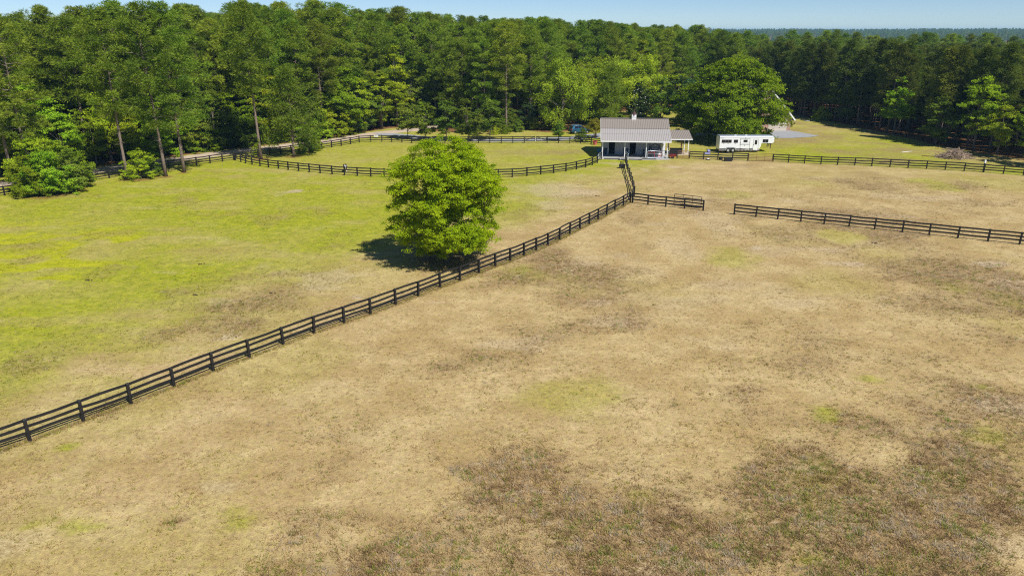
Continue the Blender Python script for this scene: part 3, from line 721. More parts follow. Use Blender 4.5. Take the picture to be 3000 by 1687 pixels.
# ================================================================== CAR
m_carb = mat('blue_car_paint', (.016, .095, .17), .25, .5, .3, .05, 2, coat=.6)
car = thing('parked_car', 'blue crossover car parked in the shade behind the paddock', 'car', (14.0, 149.6, .03), R(22))
def car_body():
    st = [(-2.2, .55, .95, 1.0, .55, .78), (-2.15, .40, 1.02, 1.12, .70, .86), (-1.75, .28, 1.05, 1.62, .68, .91), (-.9, .24, 1.02, 1.70, .70, .92), (.1, .24, 1.0, 1.66, .68, .92), (.85, .24, .98, 1.10, .74, .91), (1.5, .26, .92, 1.0, .70, .88), (2.1, .35, .80, .86, .60, .80), (2.25, .45, .68, .70, .5, .66)]
    vs = []; fs = []
    for x, zb, zs, zt, wt, w in st:
        vs += [(x, -w * .9, zb), (x, -w, zb + .2), (x, -w, zs), (x, -wt, zt), (x, wt, zt), (x, w, zs), (x, w, zb + .2), (x, w * .9, zb)]
    for i in range(len(st) - 1):
        for k in range(8):
            a, b = i * 8 + k, i * 8 + (k + 1) % 8; fs.append((a, b, b + 8, a + 8))
    fs += [tuple(range(7, -1, -1)), tuple(range((len(st) - 1) * 8, len(st) * 8))]
    mb = MB(); mb.add(vs, fs); return mb
cb = car_body().build('body', m_carb, car, bevel=.05)
for s_ in (-1, 1):
    def sidewin(x0, x1, z0, z1, w0, w1, name):
        mb = MB(); y0, y1 = s_ * (w0 + .012), s_ * (w1 + .012)
        mb.add([(x0[0], y0, z0), (x0[1], y0, z0), (x1[1], y1, z1), (x1[0], y1, z1)], [(0, 1, 2, 3)]); mb.build(name, m_glass, car)
    sidewin((-1.55, -.75), (-1.45, -.72), 1.1, 1.55, .885, .75, 'side_window')
    sidewin((-.65, .0), (-.65, .0), 1.1, 1.58, .885, .755, 'side_window')
    sidewin((.08, .72), (.08, .32), 1.1, 1.55, .885, .765, 'side_window')
    MB().box(-2.2, -2.05, s_ * .72 - .14, s_ * .72 + .14, .82, 1.05).build('tail_light', m_red, car)
    MB().bar((-1.5, s_ * .62, 1.74), (.1, s_ * .62, 1.74), .05, .05).build('roof_rail', m_ta, car)
    for x in (-1.4, 1.38):
        w = MB().lathe([(.22, -.1), (.33, -.1), (.35, -.05), (.35, .06), (.32, .1), (.22, .1)], (x, s_ * .86, .35), 18, 'y').build('wheel', m_tyre, car)
        MB().lathe([(.03, -.106), (.2, -.104), (.22, .0), (.22, .09), (.03, .108)], (x, s_ * .86, .35), 12, 'y').build('rim', m_rim, w)
mb = MB(); mb.add([(-2.17, -.62, 1.10), (-2.17, .62, 1.10), (-1.82, .58, 1.55), (-1.82, -.58, 1.55)], [(0, 1, 2, 3)]); mb.build('rear_window', m_glass, car)
MB().box(-2.28, -2.14, -.75, .75, .42, .62).build('bumper', m_black2, car)

# ================================================================== PONY
m_horse = bpy.data.materials.new('pinto_coat')
nt, N, L = nodes_of(m_horse)
b = N['Principled BSDF']; b.inputs['Roughness'].default_value = .55
tc = N.new('ShaderNodeTexCoord'); nz = N.new('ShaderNodeTexNoise'); nz.inputs['Scale'].default_value = 1.9; nz.inputs['Detail'].default_value = 1.5; L.new(tc.outputs['Object'], nz.inputs['Vector'])
sx = N.new('ShaderNodeSeparateXYZ'); L.new(tc.outputs['Object'], sx.inputs[0])
leg = N.new('ShaderNodeMapRange'); leg.inputs[1].default_value = .46; leg.inputs[2].default_value = .42; L.new(sx.outputs['Z'], leg.inputs[0])
pt = N.new('ShaderNodeMapRange'); pt.inputs[1].default_value = .57; pt.inputs[2].default_value = .59; L.new(nz.outputs[0], pt.inputs[0])
mxx = N.new('ShaderNodeMath'); mxx.operation = 'MAXIMUM'; L.new(leg.outputs[0], mxx.inputs[0]); L.new(pt.outputs[0], mxx.inputs[1])
mm = N.new('ShaderNodeMix'); mm.data_type = 'RGBA'; mm.inputs[6].default_value = (.022, .013, .012, 1); mm.inputs[7].default_value = (.78, .75, .72, 1); L.new(mxx.outputs[0], mm.inputs[0]); L.new(mm.outputs[2], b.inputs['Base Color'])
def skin(name, verts, edges, radii, m, parent, root=0, sub=2):
    me = bpy.data.meshes.new(name); me.from_pydata(verts, edges, []); me.materials.append(m)
    o = obj(name, me, parent)
    o.modifiers.new('skin', 'SKIN').use_smooth_shade = True
    lay = me.skin_vertices[0].data
    for i, r_ in enumerate(radii): lay[i].radius = r_ if isinstance(r_, tuple) else (r_, r_)
    lay[root].use_root = True
    s_ = o.modifiers.new('sub', 'SUBSURF'); s_.levels = sub; s_.render_levels = sub
    return o
pony = thing('grazing_pony', 'black and white pinto pony grazing behind the curved paddock fence', 'pony', G(1013, 503.2), R(98))
hv = [(-.05, 0, .86), (-.42, 0, .90), (-.62, 0, .84), (.30, 0, .86), (.55, 0, .90), (.80, 0, .80), (1.02, 0, .52), (1.10, 0, .34), (1.16, 0, .16), (1.17, 0, .07),
      (-.55, .16, .72), (-.50, .17, .50), (-.62, .17, .32), (-.58, .17, .05), (-.55, -.16, .72), (-.50, -.17, .50), (-.62, -.17, .32), (-.58, -.17, .05),
      (.42, .14, .66), (.42, .15, .40), (.42, .15, .22), (.44, .15, .04), (.42, -.14, .66), (.46, -.15, .40), (.47, -.15, .22), (.50, -.15, .04)]
he = [(0, 1), (1, 2), (0, 3), (3, 4), (4, 5), (5, 6), (6, 7), (7, 8), (8, 9), (2, 10), (10, 11), (11, 12), (12, 13), (2, 14), (14, 15), (15, 16), (16, 17), (4, 18), (18, 19), (19, 20), (20, 21), (4, 22), (22, 23), (23, 24), (24, 25)]
hr = [.29, .28, .24, .27, .25, .17, .12, .11, .075, .06, .15, .085, .06, .055, .15, .085, .06, .055, .12, .07, .05, .05, .12, .07, .05, .05]
skin('body', hv, he, hr, m_horse, pony)
m_mane = mat('dark_mane', (.015, .012, .012), .6, .3)
skin('tail', [(-.82, 0, .92), (-.94, 0, .75), (-.95, .01, .45), (-.92, .02, .18)], [(0, 1), (1, 2), (2, 3)], [.045, .06, .065, .02], m_mane, pony, sub=1)
skin('mane', [(.62, 0, 1.10), (.86, 0, .96), (1.02, 0, .72), (1.08, 0, .52)], [(0, 1), (1, 2), (2, 3)], [.03, .055, .05, .03], m_mane, pony, sub=1)
for s_ in (-1, 1): MB().lathe([(.03, 0), (.035, .05), (.005, .13)], (1.03, s_ * .07, .55), 6).build('ear', m_mane, pony, smooth=True)

# ================================================================== SMALL THINGS
def place(px, py): 
    p = G(px, py); return (p.x, p.y, 0)
m_pot = mat('terracotta_pink', (.55, .12, .12), .5, .4, var=.15)
pot = thing('flower_pot', 'pinkish red flower pot by the fence next to the barn', 'pot', place(1743, 424.5))
MB().lathe([(.30, 0), (.42, .62), (.46, .64), (.46, .74), (.40, .74), (.38, .60)], n=18).build('pot', m_pot, pot, smooth=False)
MB().lathe([(.02, .58), (.38, .6)], n=18).build('soil', m_brown, pot)
m_trough = mat('black_trough', (.018, .02, .024), .45, .5, var=.3)
def trough(label, loc, L_, W_, H_, rz=0, fill=True):
    t = thing('water_trough', label, 'trough', loc, rz, None)
    mb = MB(); rect = lambda a, b, z: [(-a, -b, z), (a, -b, z), (a, b, z), (-a, b, z)]
    vs = rect(L_ / 2 * .92, W_ / 2 * .9, 0) + rect(L_ / 2, W_ / 2, H_) + rect(L_ / 2 - .05, W_ / 2 - .05, H_) + rect(L_ / 2 * .9, W_ / 2 * .85, .08)
    fs = [(3, 2, 1, 0)]
    for k in range(3):
        for i in range(4): fs.append((k * 4 + i, k * 4 + (i + 1) % 4, k * 4 + 4 + (i + 1) % 4, k * 4 + 4 + i))
    fs.append((12, 13, 14, 15)); mb.add(vs, fs); mb.build('tub', m_trough, t)
    if fill:
        mb = MB(); mb.add([(x, y, H_ * .75) for x, y, z in rect(L_ / 2 * .93, W_ / 2 * .9, 0)], [(0, 1, 2, 3)]); mb.build('water', mat('trough_water', (.03, .05, .05), .05, .6), t)
    return t
trough('black rectangular water trough against the fence below the trailer', place(2133, 472.3), 1.25, .7, .62, R(-3))
trough('small black tub beside the larger trough at the fence', place(2111, 468.8), .5, .45, .5, R(8), False)
m_trough_b = mat('blue_trough', (.12, .33, .42), .45, .5, var=.1)
tb = trough('pale blue water trough in the shadow at the barn left end', place(1756, 445.5), .95, .6, .55, R(-5))
for o_ in tb.children:
    if o_.name.startswith('tub'): o_.data.materials[0] = m_trough_b
trough('black water tub on the barn side of the end-on fence', place(1822, 493), .95, .6, .6, R(-8))
dish = thing('salt_dish', 'round white and black feed dish lying on the grass near the fence', 'dish', place(2074, 468.5))
MB().lathe([(.30, 0), (.34, .08), (.33, .16), (.25, .18)], n=16).build('rim', m_trough, dish)
MB().lathe([(.25, .16), (.22, .22), (.05, .25)], n=16).build('cover', m_white, dish)
m_lav = mat('lavender_plastic', (.36, .36, .68), .4, .4, var=.1)
stool = thing('mounting_block', 'lavender plastic mounting block behind the fence near the trailer', 'mounting block', place(2071, 452.5), R(4))
MB().box(-.5, .45, -.3, .3, 0, .35).build('lower_step', m_lav, stool, bevel=.03)
MB().box(.02, .45, -.3, .3, .352, .75).build('upper_step', m_lav, stool, bevel=.03)
sign = thing('fence_sign', 'small white sign on the far paddock fence at its bend', 'sign', G(1103, 416.2) + Vector((0, -.06, .98)), R(-2))
MB().box(-.42, .42, -.02, .0, 0, .26).build('board', m_white, sign)
MB().box(-.3, .1, -.026, -.021, .15, .19).build('lettering', m_navy, sign)
mk = thing('marker_post', 'white capped marker post at the fence near the brush pile', 'post', G(2882, 504.6) + Vector((0, .2, 0)))
MB().box(-.06, .06, -.06, .06, -.1, 1.32).build('post', m_black, mk)
MB().box(-.10, .10, -.10, .10, 1.322, 1.80).build('cap', m_white, mk)
for (x0, y0, x1, y1, r_, m, lb) in ((2641, 447.5, 2672, 444.5, .05, m_white, 'pale pole lying on the lawn left of the brush pile'), (2700, 457.5, 2744, 459, .05, m_brown, 'dark pole lying on the lawn beside the brush pile'), (2356, 355, 2372, 357, .08, m_white, 'white pipe lying on grass near the wood edge'),
                            (2577, 477, 2598, 477.5, .08, mat('tan_plank', (.5, .38, .2), .8, .2), 'tan plank lying behind the fence in the middle of the lawn')):
    a, b2 = G(x0, y0), G(x1, y1)
    t = thing('fallen_pole', lb, 'pole', (a.x, a.y, 0)); d = b2 - a
    MB().tube([(0, 0, r_), (d.x * .5, d.y * .5, r_ + .01), (d.x, d.y, r_)], [r_, r_ * .95, r_ * .7], 8).build('pole', m, t, smooth=True)
# riding mower, fuel can and cart under the right end of the porch
m_redp = mat('red_machine_paint', (.50, .02, .03), .3, .5, var=.1, coat=.4)
def bl(x, y, z=0): return Matrix.Rotation(BY, 3, 'Z') @ Vector((x, y, z)) + A
mow = thing('red_tractor', 'red compact tractor parked under the right end of the porch', 'tractor', bl(8.9, 1.2, .057), BY)
MB().box(-1.3, -.1, -.28, .28, .5, .98).build('hood', m_redp, mow, bevel=.06)
MB().box(-1.35, -1.3, -.24, .24, .52, .9).build('grille', m_black2, mow)
for s_ in (-1, 1):
    MB().prism([(.1, .55), (.25, 1.0), (.9, 1.05), (1.1, .6)], s_ * .32 - .12, s_ * .32 + .12).build('fender', m_redp, mow)
    w = MB().lathe([(.3, -.14), (.48, -.14), (.5, -.05), (.5, .05), (.48, .14), (.3, .14)], (.6, s_ * .62, .5), 18, 'y').build('wheel', m_tyre, mow)
    MB().lathe([(.03, -.15), (.28, -.145), (.3, 0), (.28, .145), (.03, .15)], (.6, s_ * .62, .5), 12, 'y').build('rim', mat('cream_rim', (.7, .62, .4), .4, .4), w)
    w = MB().lathe([(.16, -.09), (.27, -.09), (.28, 0), (.27, .09), (.16, .09)], (-.95, s_ * .45, .28), 16, 'y').build('wheel', m_tyre, mow)
MB().box(.35, .85, -.22, .22, 1.06, 1.14).box(.75, .85, -.22, .22, 1.14, 1.5).build('seat', m_black2, mow)
MB().tube([(.05, 0, 1.0), (.2, 0, 1.28)], .03, 6).build('steering_column', m_black2, mow)
MB().lathe([(.14, 0), (.18, .02), (.14, .04)], (.22, 0, 1.28), 12).build('steering_wheel', m_black2, mow)
for x in (.95,): MB().tube([(x, -.42, .6), (x, -.42, 1.9), (x, .42, 1.9), (x, .42, .6)], .035, 6).build('roll_bar', mat('grey_bar', (.4, .4, .4), .4, .4), mow)
can = thing('fuel_can', 'bright red fuel can behind the pale porch gate', 'can', bl(9.4, .45, .057), BY)
MB().box(-.2, .2, -.14, .14, 0, .55).build('tank', m_redp, can, bevel=.04); MB().tube([(.05, 0, .55), (.12, 0, .68), (.28, 0, .72)], .03, 8).build('spout', m_white, can)
cart = thing('garden_cart', 'dark red garden cart right of the pale porch gate', 'cart', bl(11.55, .5, 0), BY)
MB().add([(-.45, -.35, .3), (.55, -.35, .3), (.55, .35, .3), (-.45, .35, .3), (-.6, -.42, .68), (.7, -.42, .68), (.7, .42, .68), (-.6, .42, .68)], [(0, 1, 2, 3), (0, 1, 5, 4), (1, 2, 6, 5), (2, 3, 7, 6), (3, 0, 4, 7)]).build('tray', mat('dark_red_tray', (.22, .03, .03), .5, .4), cart)
for s_ in (-1, 1): MB().lathe([(.05, -.04), (.2, -.05), (.2, .05), (.05, .04)], (.1, s_ * .3, .2), 14, 'y').build('wheel', m_tyre, cart)
for s_ in (-1, 1): MB().tube([(-.5, s_ * .25, .45), (-1.1, s_ * .27, .55)], .025, 6).build('handle', m_brown, cart)
feed = thing('feed_hopper', 'cream feed hopper on legs at the porch end wall', 'hopper', bl(10.0, 2.7, .057), BY)
MB().add([(-.1, -.1, 1.3), (.1, -.1, 1.3), (.1, .1, 1.3), (-.1, .1, 1.3), (-.3, -.22, 1.95), (.3, -.22, 1.95), (.3, .22, 1.95), (-.3, .22, 1.95)], [(3, 2, 1, 0), (4, 5, 6, 7), (0, 1, 5, 4), (1, 2, 6, 5), (2, 3, 7, 6), (3, 0, 4, 7)]).build('bin', mat('cream_bin', (.65, .58, .28), .5, .4), feed)
for x in (-.2, .2): MB().tube([(x, -.15, 0), (x * .9, -.15, 1.62)], .025, 6).build('leg', m_white, feed)
# pale vehicle deep in the wood left of the road
box = thing('utility_trailer', 'pale small trailer half hidden in the dark wood beyond the road', 'trailer', place(990, 392), R(8))
MB().box(-2.2, 2.2, 0, 1.8, .7, .82).build('deck', m_ta, box)
MB().box(-2.2, -1.4, -.05, -.02, .5, 1.3).build('tail_board', m_siding, box)
for x in (-.3, .8, 1.9): MB().box(x, x + .08, -.03, .03, .82, 1.6).build('stake', m_siding, box)
MB().bar((-.3, 0, 1.62), (2.0, 0, 1.62), .05, .08).build('side_rail', m_siding, box)
for y in (.1, 1.7): MB().lathe([(.15, -.1), (.36, -.1), (.36, .1), (.15, .1)], (.4, y, .36), 16, 'y').build('wheel', m_tyre, box)
# brush pile
m_stick = mat('dry_branch', (.24, .15, .095), .9, .2, var=.5, scale=1.5, col2=(.58, .45, .34))
bp_c = G(2795, 463); r3 = random.Random(5)
brush = thing('brush_pile', 'heap of dry cut branches at the edge of the right wood', 'brush pile', (bp_c.x, bp_c.y, 0))
def stick(L_):
    a = r3.uniform(0, 6.28); rr_ = r3.random() ** .6; x = rr_ * 2.7 * math.cos(a); y = rr_ * 1.7 * math.sin(a); z = max(.05, (1 - rr_) * 1.35 + r3.uniform(-.15, .25))
    d = Vector((r3.gauss(0, 1), r3.gauss(0, .7), r3.gauss(.1, .28))).normalized() * L_ / 2; c = Vector((x, y, z)); k = Vector((r3.gauss(0, .06), r3.gauss(0, .06), r3.gauss(0, .06))) * L_
    p0, p2 = c - d, c + d; p0.z = max(.03, p0.z); p2.z = max(.03, p2.z)
    return [p0, c + k, p2]
for k in range(70):
    L_ = r3.uniform(1.4, 3.0); w = r3.uniform(.035, .08); MB().tube(stick(L_), [w, w * .8, w * .3], 5).build('branch', m_stick, brush)
tw = MB()
for k in range(520): tw.tube(stick(r3.uniform(.6, 1.6)), [.026, .02, .01], 3)
tag(tw.build('twigs', m_stick, brush), kind='stuff')

# ================================================================== TREES
m_bark = mat('pine_bark', (.17, .115, .085), .95, .1, var=.35, scale=5, bump=.8, bscale=9, col2=(.32, .25, .21))
m_bark2 = mat('grey_bark', (.16, .13, .10), .95, .1, var=.35, scale=4, bump=.7, bscale=9, col2=(.28, .24, .20))
m_pine = leaf_mat('pine_needles', (.092, .162, .014), (.300, .378, .038), transl=.34, orand=.24, hue=.018)
m_plan = leaf_mat('plantation_needles', (.054, .092, .013), (.175, .205, .028), transl=.28, orand=.25, hue=.015)
m_leaf = leaf_mat('bright_leaves', (.140, .250, .010), (.400, .480, .022), orand=.28, hue=.022)
m_mid = leaf_mat('mid_green_leaves', (.080, .150, .016), (.240, .300, .032), orand=.22, hue=.02)
m_hero = leaf_mat('lone_tree_leaves', (.165, .275, .004), (.460, .560, .012), orand=0.0, hue=0.0, transl=.43)
m_oak = leaf_mat('oak_leaves', (.080, .160, .006), (.275, .360, .012), orand=0.0, hue=0.0)
m_will = leaf_mat('willow_leaves', (.175, .280, .014), (.450, .540, .036), orand=.15, hue=.012)
m_mag = leaf_mat('magnolia_leaves', (.020, .055, .012), (.075, .125, .022), orand=.1, spec=.15, rough=.55, transl=.2)
m_myr = leaf_mat('crape_myrtle_leaves', (.16, .12, .015), (.26, .24, .02), orand=.1)

def unit(a): return a / np.maximum(np.linalg.norm(a, axis=1, keepdims=True), 1e-9)
def diamonds(C, Nr, Ls, Ws, rs, tint):
    """A pointed leaf (or sprig) at each centre, lying across its normal."""
    n = len(C); Nr = unit(Nr)
    t = unit(np.cross(Nr, unit(rs.normal(size=(n, 3))))); b = np.cross(Nr, t)
    Ls = np.asarray(Ls)[:, None] if np.ndim(Ls) else Ls; Ws = np.asarray(Ws)[:, None] if np.ndim(Ws) else Ws
    V = np.stack([C - t * Ls, C + b * Ws, C + t * Ls, C - b * Ws], 1).reshape(-1, 3)
    F = np.arange(4 * n).reshape(n, 4)
    return V, F, np.repeat(tint, 4)

def trunk_mesh(H, r0, rs, m, lean=.0, limbs=(), top=.9, n=8, nseg=7, r1=.12, flare=1.25):
    mb = MB(); pts = []; rad = []
    wob = rs.normal(0, .012 * H, (nseg + 1, 2)).cumsum(0) * .35
    for i in range(nseg + 1):
        t = i / nseg; pts.append((lean * H * t + wob[i, 0] * t, wob[i, 1] * t, -.3 + (H * top + .3) * t)); rad.append(r0 * ((1 - t) + r1 * t) * (flare if i == 0 else 1))
    mb.tube(pts, rad, n)
    def at(z):
        t = max(0, min(1, (z + .3) / (H * top + .3))) * nseg; i = min(nseg - 1, int(t)); f = t - i
        return Vector(pts[i]).lerp(Vector(pts[i + 1]), f)
    for z, e, w in limbs:
        a = at(z); e = Vector(e); mid_ = a.lerp(e, .5) + Vector((0, 0, .08 * (e - a).length))
        mb.tube([a, mid_, e], [w, w * .65, w * .25], 5, cap=False)
    return mb.mesh('trunk', m, True), at

def pine(seed, H=22.0, cb=.42, rmax=3.2, nl=60, cl=4, nd=96, conical=False, m=None, nlen=(.30, .52), droop=0, r0=None):
    rs = np.random.RandomState(seed)
    lean = rs.uniform(-.02, .02); limbs = []; cc = []; cr = []
    for i in range(nl):
        t = (i + rs.rand()) / nl; z = H * (cb + (1 - cb) * t ** .92); az = i * 2.39996 + rs.normal(0, .4)
        if conical: Ln = rmax * (1 - t) ** .75 * rs.uniform(.75, 1.15) + .35
        else: Ln = rmax * min(1, .5 + 1.5 * t) * (1 - t ** 3.4) * rs.uniform(.55, 1.2) + .5
        el = R(-12 + 42 * t + rs.normal(0, 7)) if not conical else R(-2 + 38 * t + rs.normal(0, 6))
        d = np.array([math.cos(az) * math.cos(el), math.sin(az) * math.cos(el), math.sin(el)])
        base = np.array([lean * z, 0, z]); limbs.append((z, base + d * Ln * .85, .020 + .011 * Ln))
        m_ = max(2, int(cl * Ln / rmax + 1))
        for k in range(m_):
            f = 1 - (k / m_) * .62; lat = rs.normal(0, .20 * Ln * f + .08, 3) * [1, 1, .35]
            cc.append(base + d * Ln * f + lat + [0, 0, .12 * Ln * f * f]); cr.append(rs.uniform(.62, 1.15))
    for k in range(5): cc.append([lean * H + rs.normal(0, .3), rs.normal(0, .3), H - .3 * k]); cr.append(.6)
    for k in range(rs.randint(3, 8)):                                   # dead stubs below the crown
        z = H * rs.uniform(.22, cb); az = rs.uniform(0, 6.28); L_ = rs.uniform(.5, 1.8); limbs.append((z, (lean * z + L_ * math.cos(az), L_ * math.sin(az), z + rs.uniform(-.3, .3)), .035))
    cc = np.array(cc, float); cr = np.array(cr); n = len(cc); N_ = n * nd
    ci = np.repeat(np.arange(n), nd)
    d = unit(rs.normal(size=(N_, 3)) + [0, 0, .35]); o = cc[ci] + d * (cr[ci] * rs.uniform(.30, .78, N_))[:, None] * [1, 1, .60]
    Ln = rs.uniform(*nlen, N_)[:, None]; s_ = unit(np.cross(d, rs.normal(size=(N_, 3)))) * rs.uniform(.032, .06, N_)[:, None]
    V = np.stack([o - s_, o + s_, o + d * Ln * [1, 1, .8]], 1).reshape(-1, 3)
    tint = np.clip(np.repeat(rs.rand(n), nd) * .75 + rs.normal(.12, .13, N_), 0, 1)
    crown = np_mesh('crown', V, [np.arange(3 * N_).reshape(-1, 3)], m or m_pine, np.repeat(tint, 3))
    tk, _ = trunk_mesh(H, r0 or H * .0105, rs, m_bark, lean, limbs, .97)
    return tk, crown, H

def broad(seed, H, zb, rad, prof, ncl, nlv, crad, leaf, m, mb_=None, flat=.45, r0=None, limbn=26, lump=.35, inner=.38, hang=0.0, multi=0, sup=None, srad=1.0, sflat=.34):
    rs = np.random.RandomState(seed); cc = []; ncl0 = ncl; ncl = sup or ncl
    zs = [p[0] for p in prof]; rp = [p[1] for p in prof]
    ph = rs.uniform(0, 6.28, 6)
    while len(cc) < ncl:
        t = rs.rand(); r_ = np.interp(t, zs, rp)
        if rs.rand() > r_ * .9 + .12: continue
        az = rs.uniform(0, 6.2832)
        lumpv = 1 + lump * (.5 * math.sin(2 * az + ph[0] + 3 * t) + .35 * math.sin(3 * az + ph[1] - 7 * t) + .35 * math.sin(5 * az + ph[2] + 11 * t) + .25 * math.sin(9 * t * 2 + ph[3] + az)) * .6
        rr = rad * r_ * lumpv * rs.rand() ** inner
        cc.append((rr * math.cos(az), rr * math.sin(az), zb + (H - zb) * t + rs.normal(0, .12)))
    cc = np.array(cc); st = rs.rand(len(cc)); n = len(cc)
    if sup:
        si = rs.randint(0, sup, ncl0); sr = rs.uniform(.65, 1.3, sup) * srad; s0 = cc
        o2 = rs.normal(size=(ncl0, 3)) * (sr[si] * .55)[:, None] * [1, 1, sflat]
        rh = np.hypot(s0[si, 0], s0[si, 1]) + .01
        o2[:, 2] -= .28 * (o2[:, 0] * s0[si, 0] + o2[:, 1] * s0[si, 1]) / rh      # sprays droop outwards
        cc = s0[si] + o2; st = np.clip(st[si] * .6 + rs.rand(ncl0) * .4, 0, 1); n = ncl0
        cc[:, 2] = np.maximum(cc[:, 2], zb * .6)
    N_ = n * nlv; ci = np.repeat(np.arange(n), nlv)
    cr = rs.uniform(.7, 1.3, n) * crad
    off = rs.normal(size=(N_, 3)) * (cr[ci] * .55)[:, None] * [1, 1, flat]
    if hang: off[:, 2] -= np.abs(rs.normal(0, hang, N_)); 
    C = cc[ci] + off
    mid_ = np.array([0, 0, zb + (H - zb) * .42])
    Nr = unit(C - mid_) * .55 + np.array([0, 0, .55]) + rs.normal(size=(N_, 3)) * .55
    tint = np.clip(np.repeat(st, nlv) * .7 + rs.normal(.15, .16, N_), 0, 1)
    sz = leaf * rs.uniform(.65, 1.25, N_)
    V, F, T = diamonds(C, Nr, sz, sz * (.62 if not hang else .4), rs, tint)
    crown = np_mesh('crown', V, [F], m, T)
    limbs = []
    for k in rs.permutation(n)[:limbn]:
        e = cc[k]; z = max(.25 * zb + .3, min(H * .75, e[2] * rs.uniform(.35, .75))); limbs.append((z, tuple(e * [.93, .93, .97]), .02 * H * .35 * rs.uniform(.4, .9)))
    if multi:
        mb = MB()
        for k in range(multi):
            az = k * 6.28 / multi + rs.uniform(-.3, .3); s_ = rs.uniform(.25, .5) * rad
            mb.tube([(.12 * math.cos(az), .12 * math.sin(az), -.1), (s_ * .45 * math.cos(az), s_ * .45 * math.sin(az), H * .33), (s_ * math.cos(az), s_ * math.sin(az), H * .72)], [.055, .045, .02], 6)
        tk = mb.mesh('trunk', mb_ or m_bark2, True)
    else:
        tk, _ = trunk_mesh(H, r0 or .017 * H, rs, mb_ or m_bark2, rs.uniform(-.02, .02), limbs, .82)
    return tk, crown, H

ROUND = [(0, .42), (.12, .78), (.3, 1), (.55, .96), (.8, .68), (.93, .38), (1, .1)]
OVAL = [(0, .4), (.2, .85), (.45, 1), (.7, .8), (.9, .42), (1, .08)]
BUSH = [(0, .85), (.25, 1), (.55, .92), (.8, .62), (1, .15)]
CONE = [(0, .6), (.12, 1), (.5, .66), (.8, .32), (1, .04)]
LIB = {}
for k in range(5): LIB['pine%d' % k] = pine(100 + k, 22, (.30, .37, .46, .26, .40)[k], (3.7, 3.3, 3.0, 4.0, 3.4)[k], (64, 58, 50, 68, 58)[k])
for k in range(3): LIB['plan%d' % k] = pine(200 + k, 17, (.28, .34, .24)[k], (2.5, 2.3, 2.7)[k], 58, 3, 84, True, m_plan, (.32, .55))
LIB['youngpine'] = pine(300, 11, .16, 3.0, 60, 5, 50, True, m_pine, (.34, .60), r0=.17)
for k in range(3): LIB['broad%d' % k] = broad(400 + k, 12, (2.2, 3.0, 1.6)[k], (3.6, 3.0, 4.0)[k], (OVAL, CONE, ROUND)[k], 330, 46, .46, .15, (m_leaf, m_leaf, m_mid)[k], lump=.6, sup=46, srad=1.15)
LIB['tall0'] = broad(420, 18, 4, 3.8, OVAL, 420, 46, .5, .17, m_leaf, lump=.65, sup=60, srad=1.25)
LIB['poplar'] = broad(421, 20, 4, 3.2, CONE, 360, 44, .5, .17, m_leaf, lump=.35, sup=60, srad=1.0)
for k in range(3): LIB['bush%d' % k] = broad(440 + k, 4, .1, 2.4, BUSH, 420, 46, .24, .075, (m_leaf, m_mid, m_leaf)[k], lump=.75, r0=.06, sup=48, srad=.62, sflat=.55)
for k in range(2): LIB['young%d' % k] = broad(450 + k, 7.5, 1.4, 2.4, OVAL, 260, 46, .33, .115, m_mid, lump=.45, r0=.09, sup=36, srad=.75)
for k in range(2): LIB['willow%d' % k] = broad(460 + k, 14, 1.5, 5.6, ROUND, 460, 52, .62, .18, m_will, lump=.55, hang=.6, sup=60, srad=1.5, sflat=.5)
LIB['magnolia'] = broad(470, 9, .5, 3.0, OVAL, 260, 40, .5, .16, m_mag, lump=.4)
LIB['dark'] = broad(471, 11, 1.2, 4.4, ROUND, 360, 46, .5, .17, m_mag, lump=.5, sup=50, srad=1.2)
LIB['myrtle'] = broad(480, 3.6, 1.3, 1.9, BUSH, 120, 44, .34, .10, m_myr, mat('pale_stem', (.45, .33, .24), .8, .2, var=.2), lump=.5, multi=7)
LIB['small'] = broad(481, 3.6, .9, 1.25, OVAL, 110, 44, .28, .09, m_mid, r0=.05, lump=.3)
LIB['hero'] = broad(500, 11.0, 1.25, 4.95, [(0, .45), (.08, .74), (.2, .94), (.38, 1), (.58, .98), (.76, .88), (.9, .66), (1, .34)], 2900, 66, .32, .078, m_hero, flat=.55, limbn=90, lump=.13, r0=.26, inner=.36, sup=330, srad=.85)
LIB['oak'] = broad(510, 15.4, 1.5, 9.4, [(0, .55), (.15, .90), (.35, 1), (.6, .90), (.82, .64), (1, .2)], 2500, 54, .58, .15, m_oak, flat=.5, limbn=80, lump=.22, r0=.5, inner=.38, sup=260, srad=1.8)

def plant(kind, loc, sc=1.0, rz=0.0, label=None, cat='tree', group=None, name='pine_tree', sxy=None):
    tk, cr, H = LIB[kind]
    z = float(terrain(loc[0], loc[1]))
    t = obj(name, None, None, (loc[0], loc[1], z), (0, 0, rz), ((sxy or sc), (sxy or sc), sc))
    t.empty_display_size = .3
    tag(t, label, cat, group)
    obj('trunk', tk, t); obj('crown', cr, t)
    return t
def pp(px, py): p = G(px, py); return (p.x, p.y)
pr = random.Random(3)
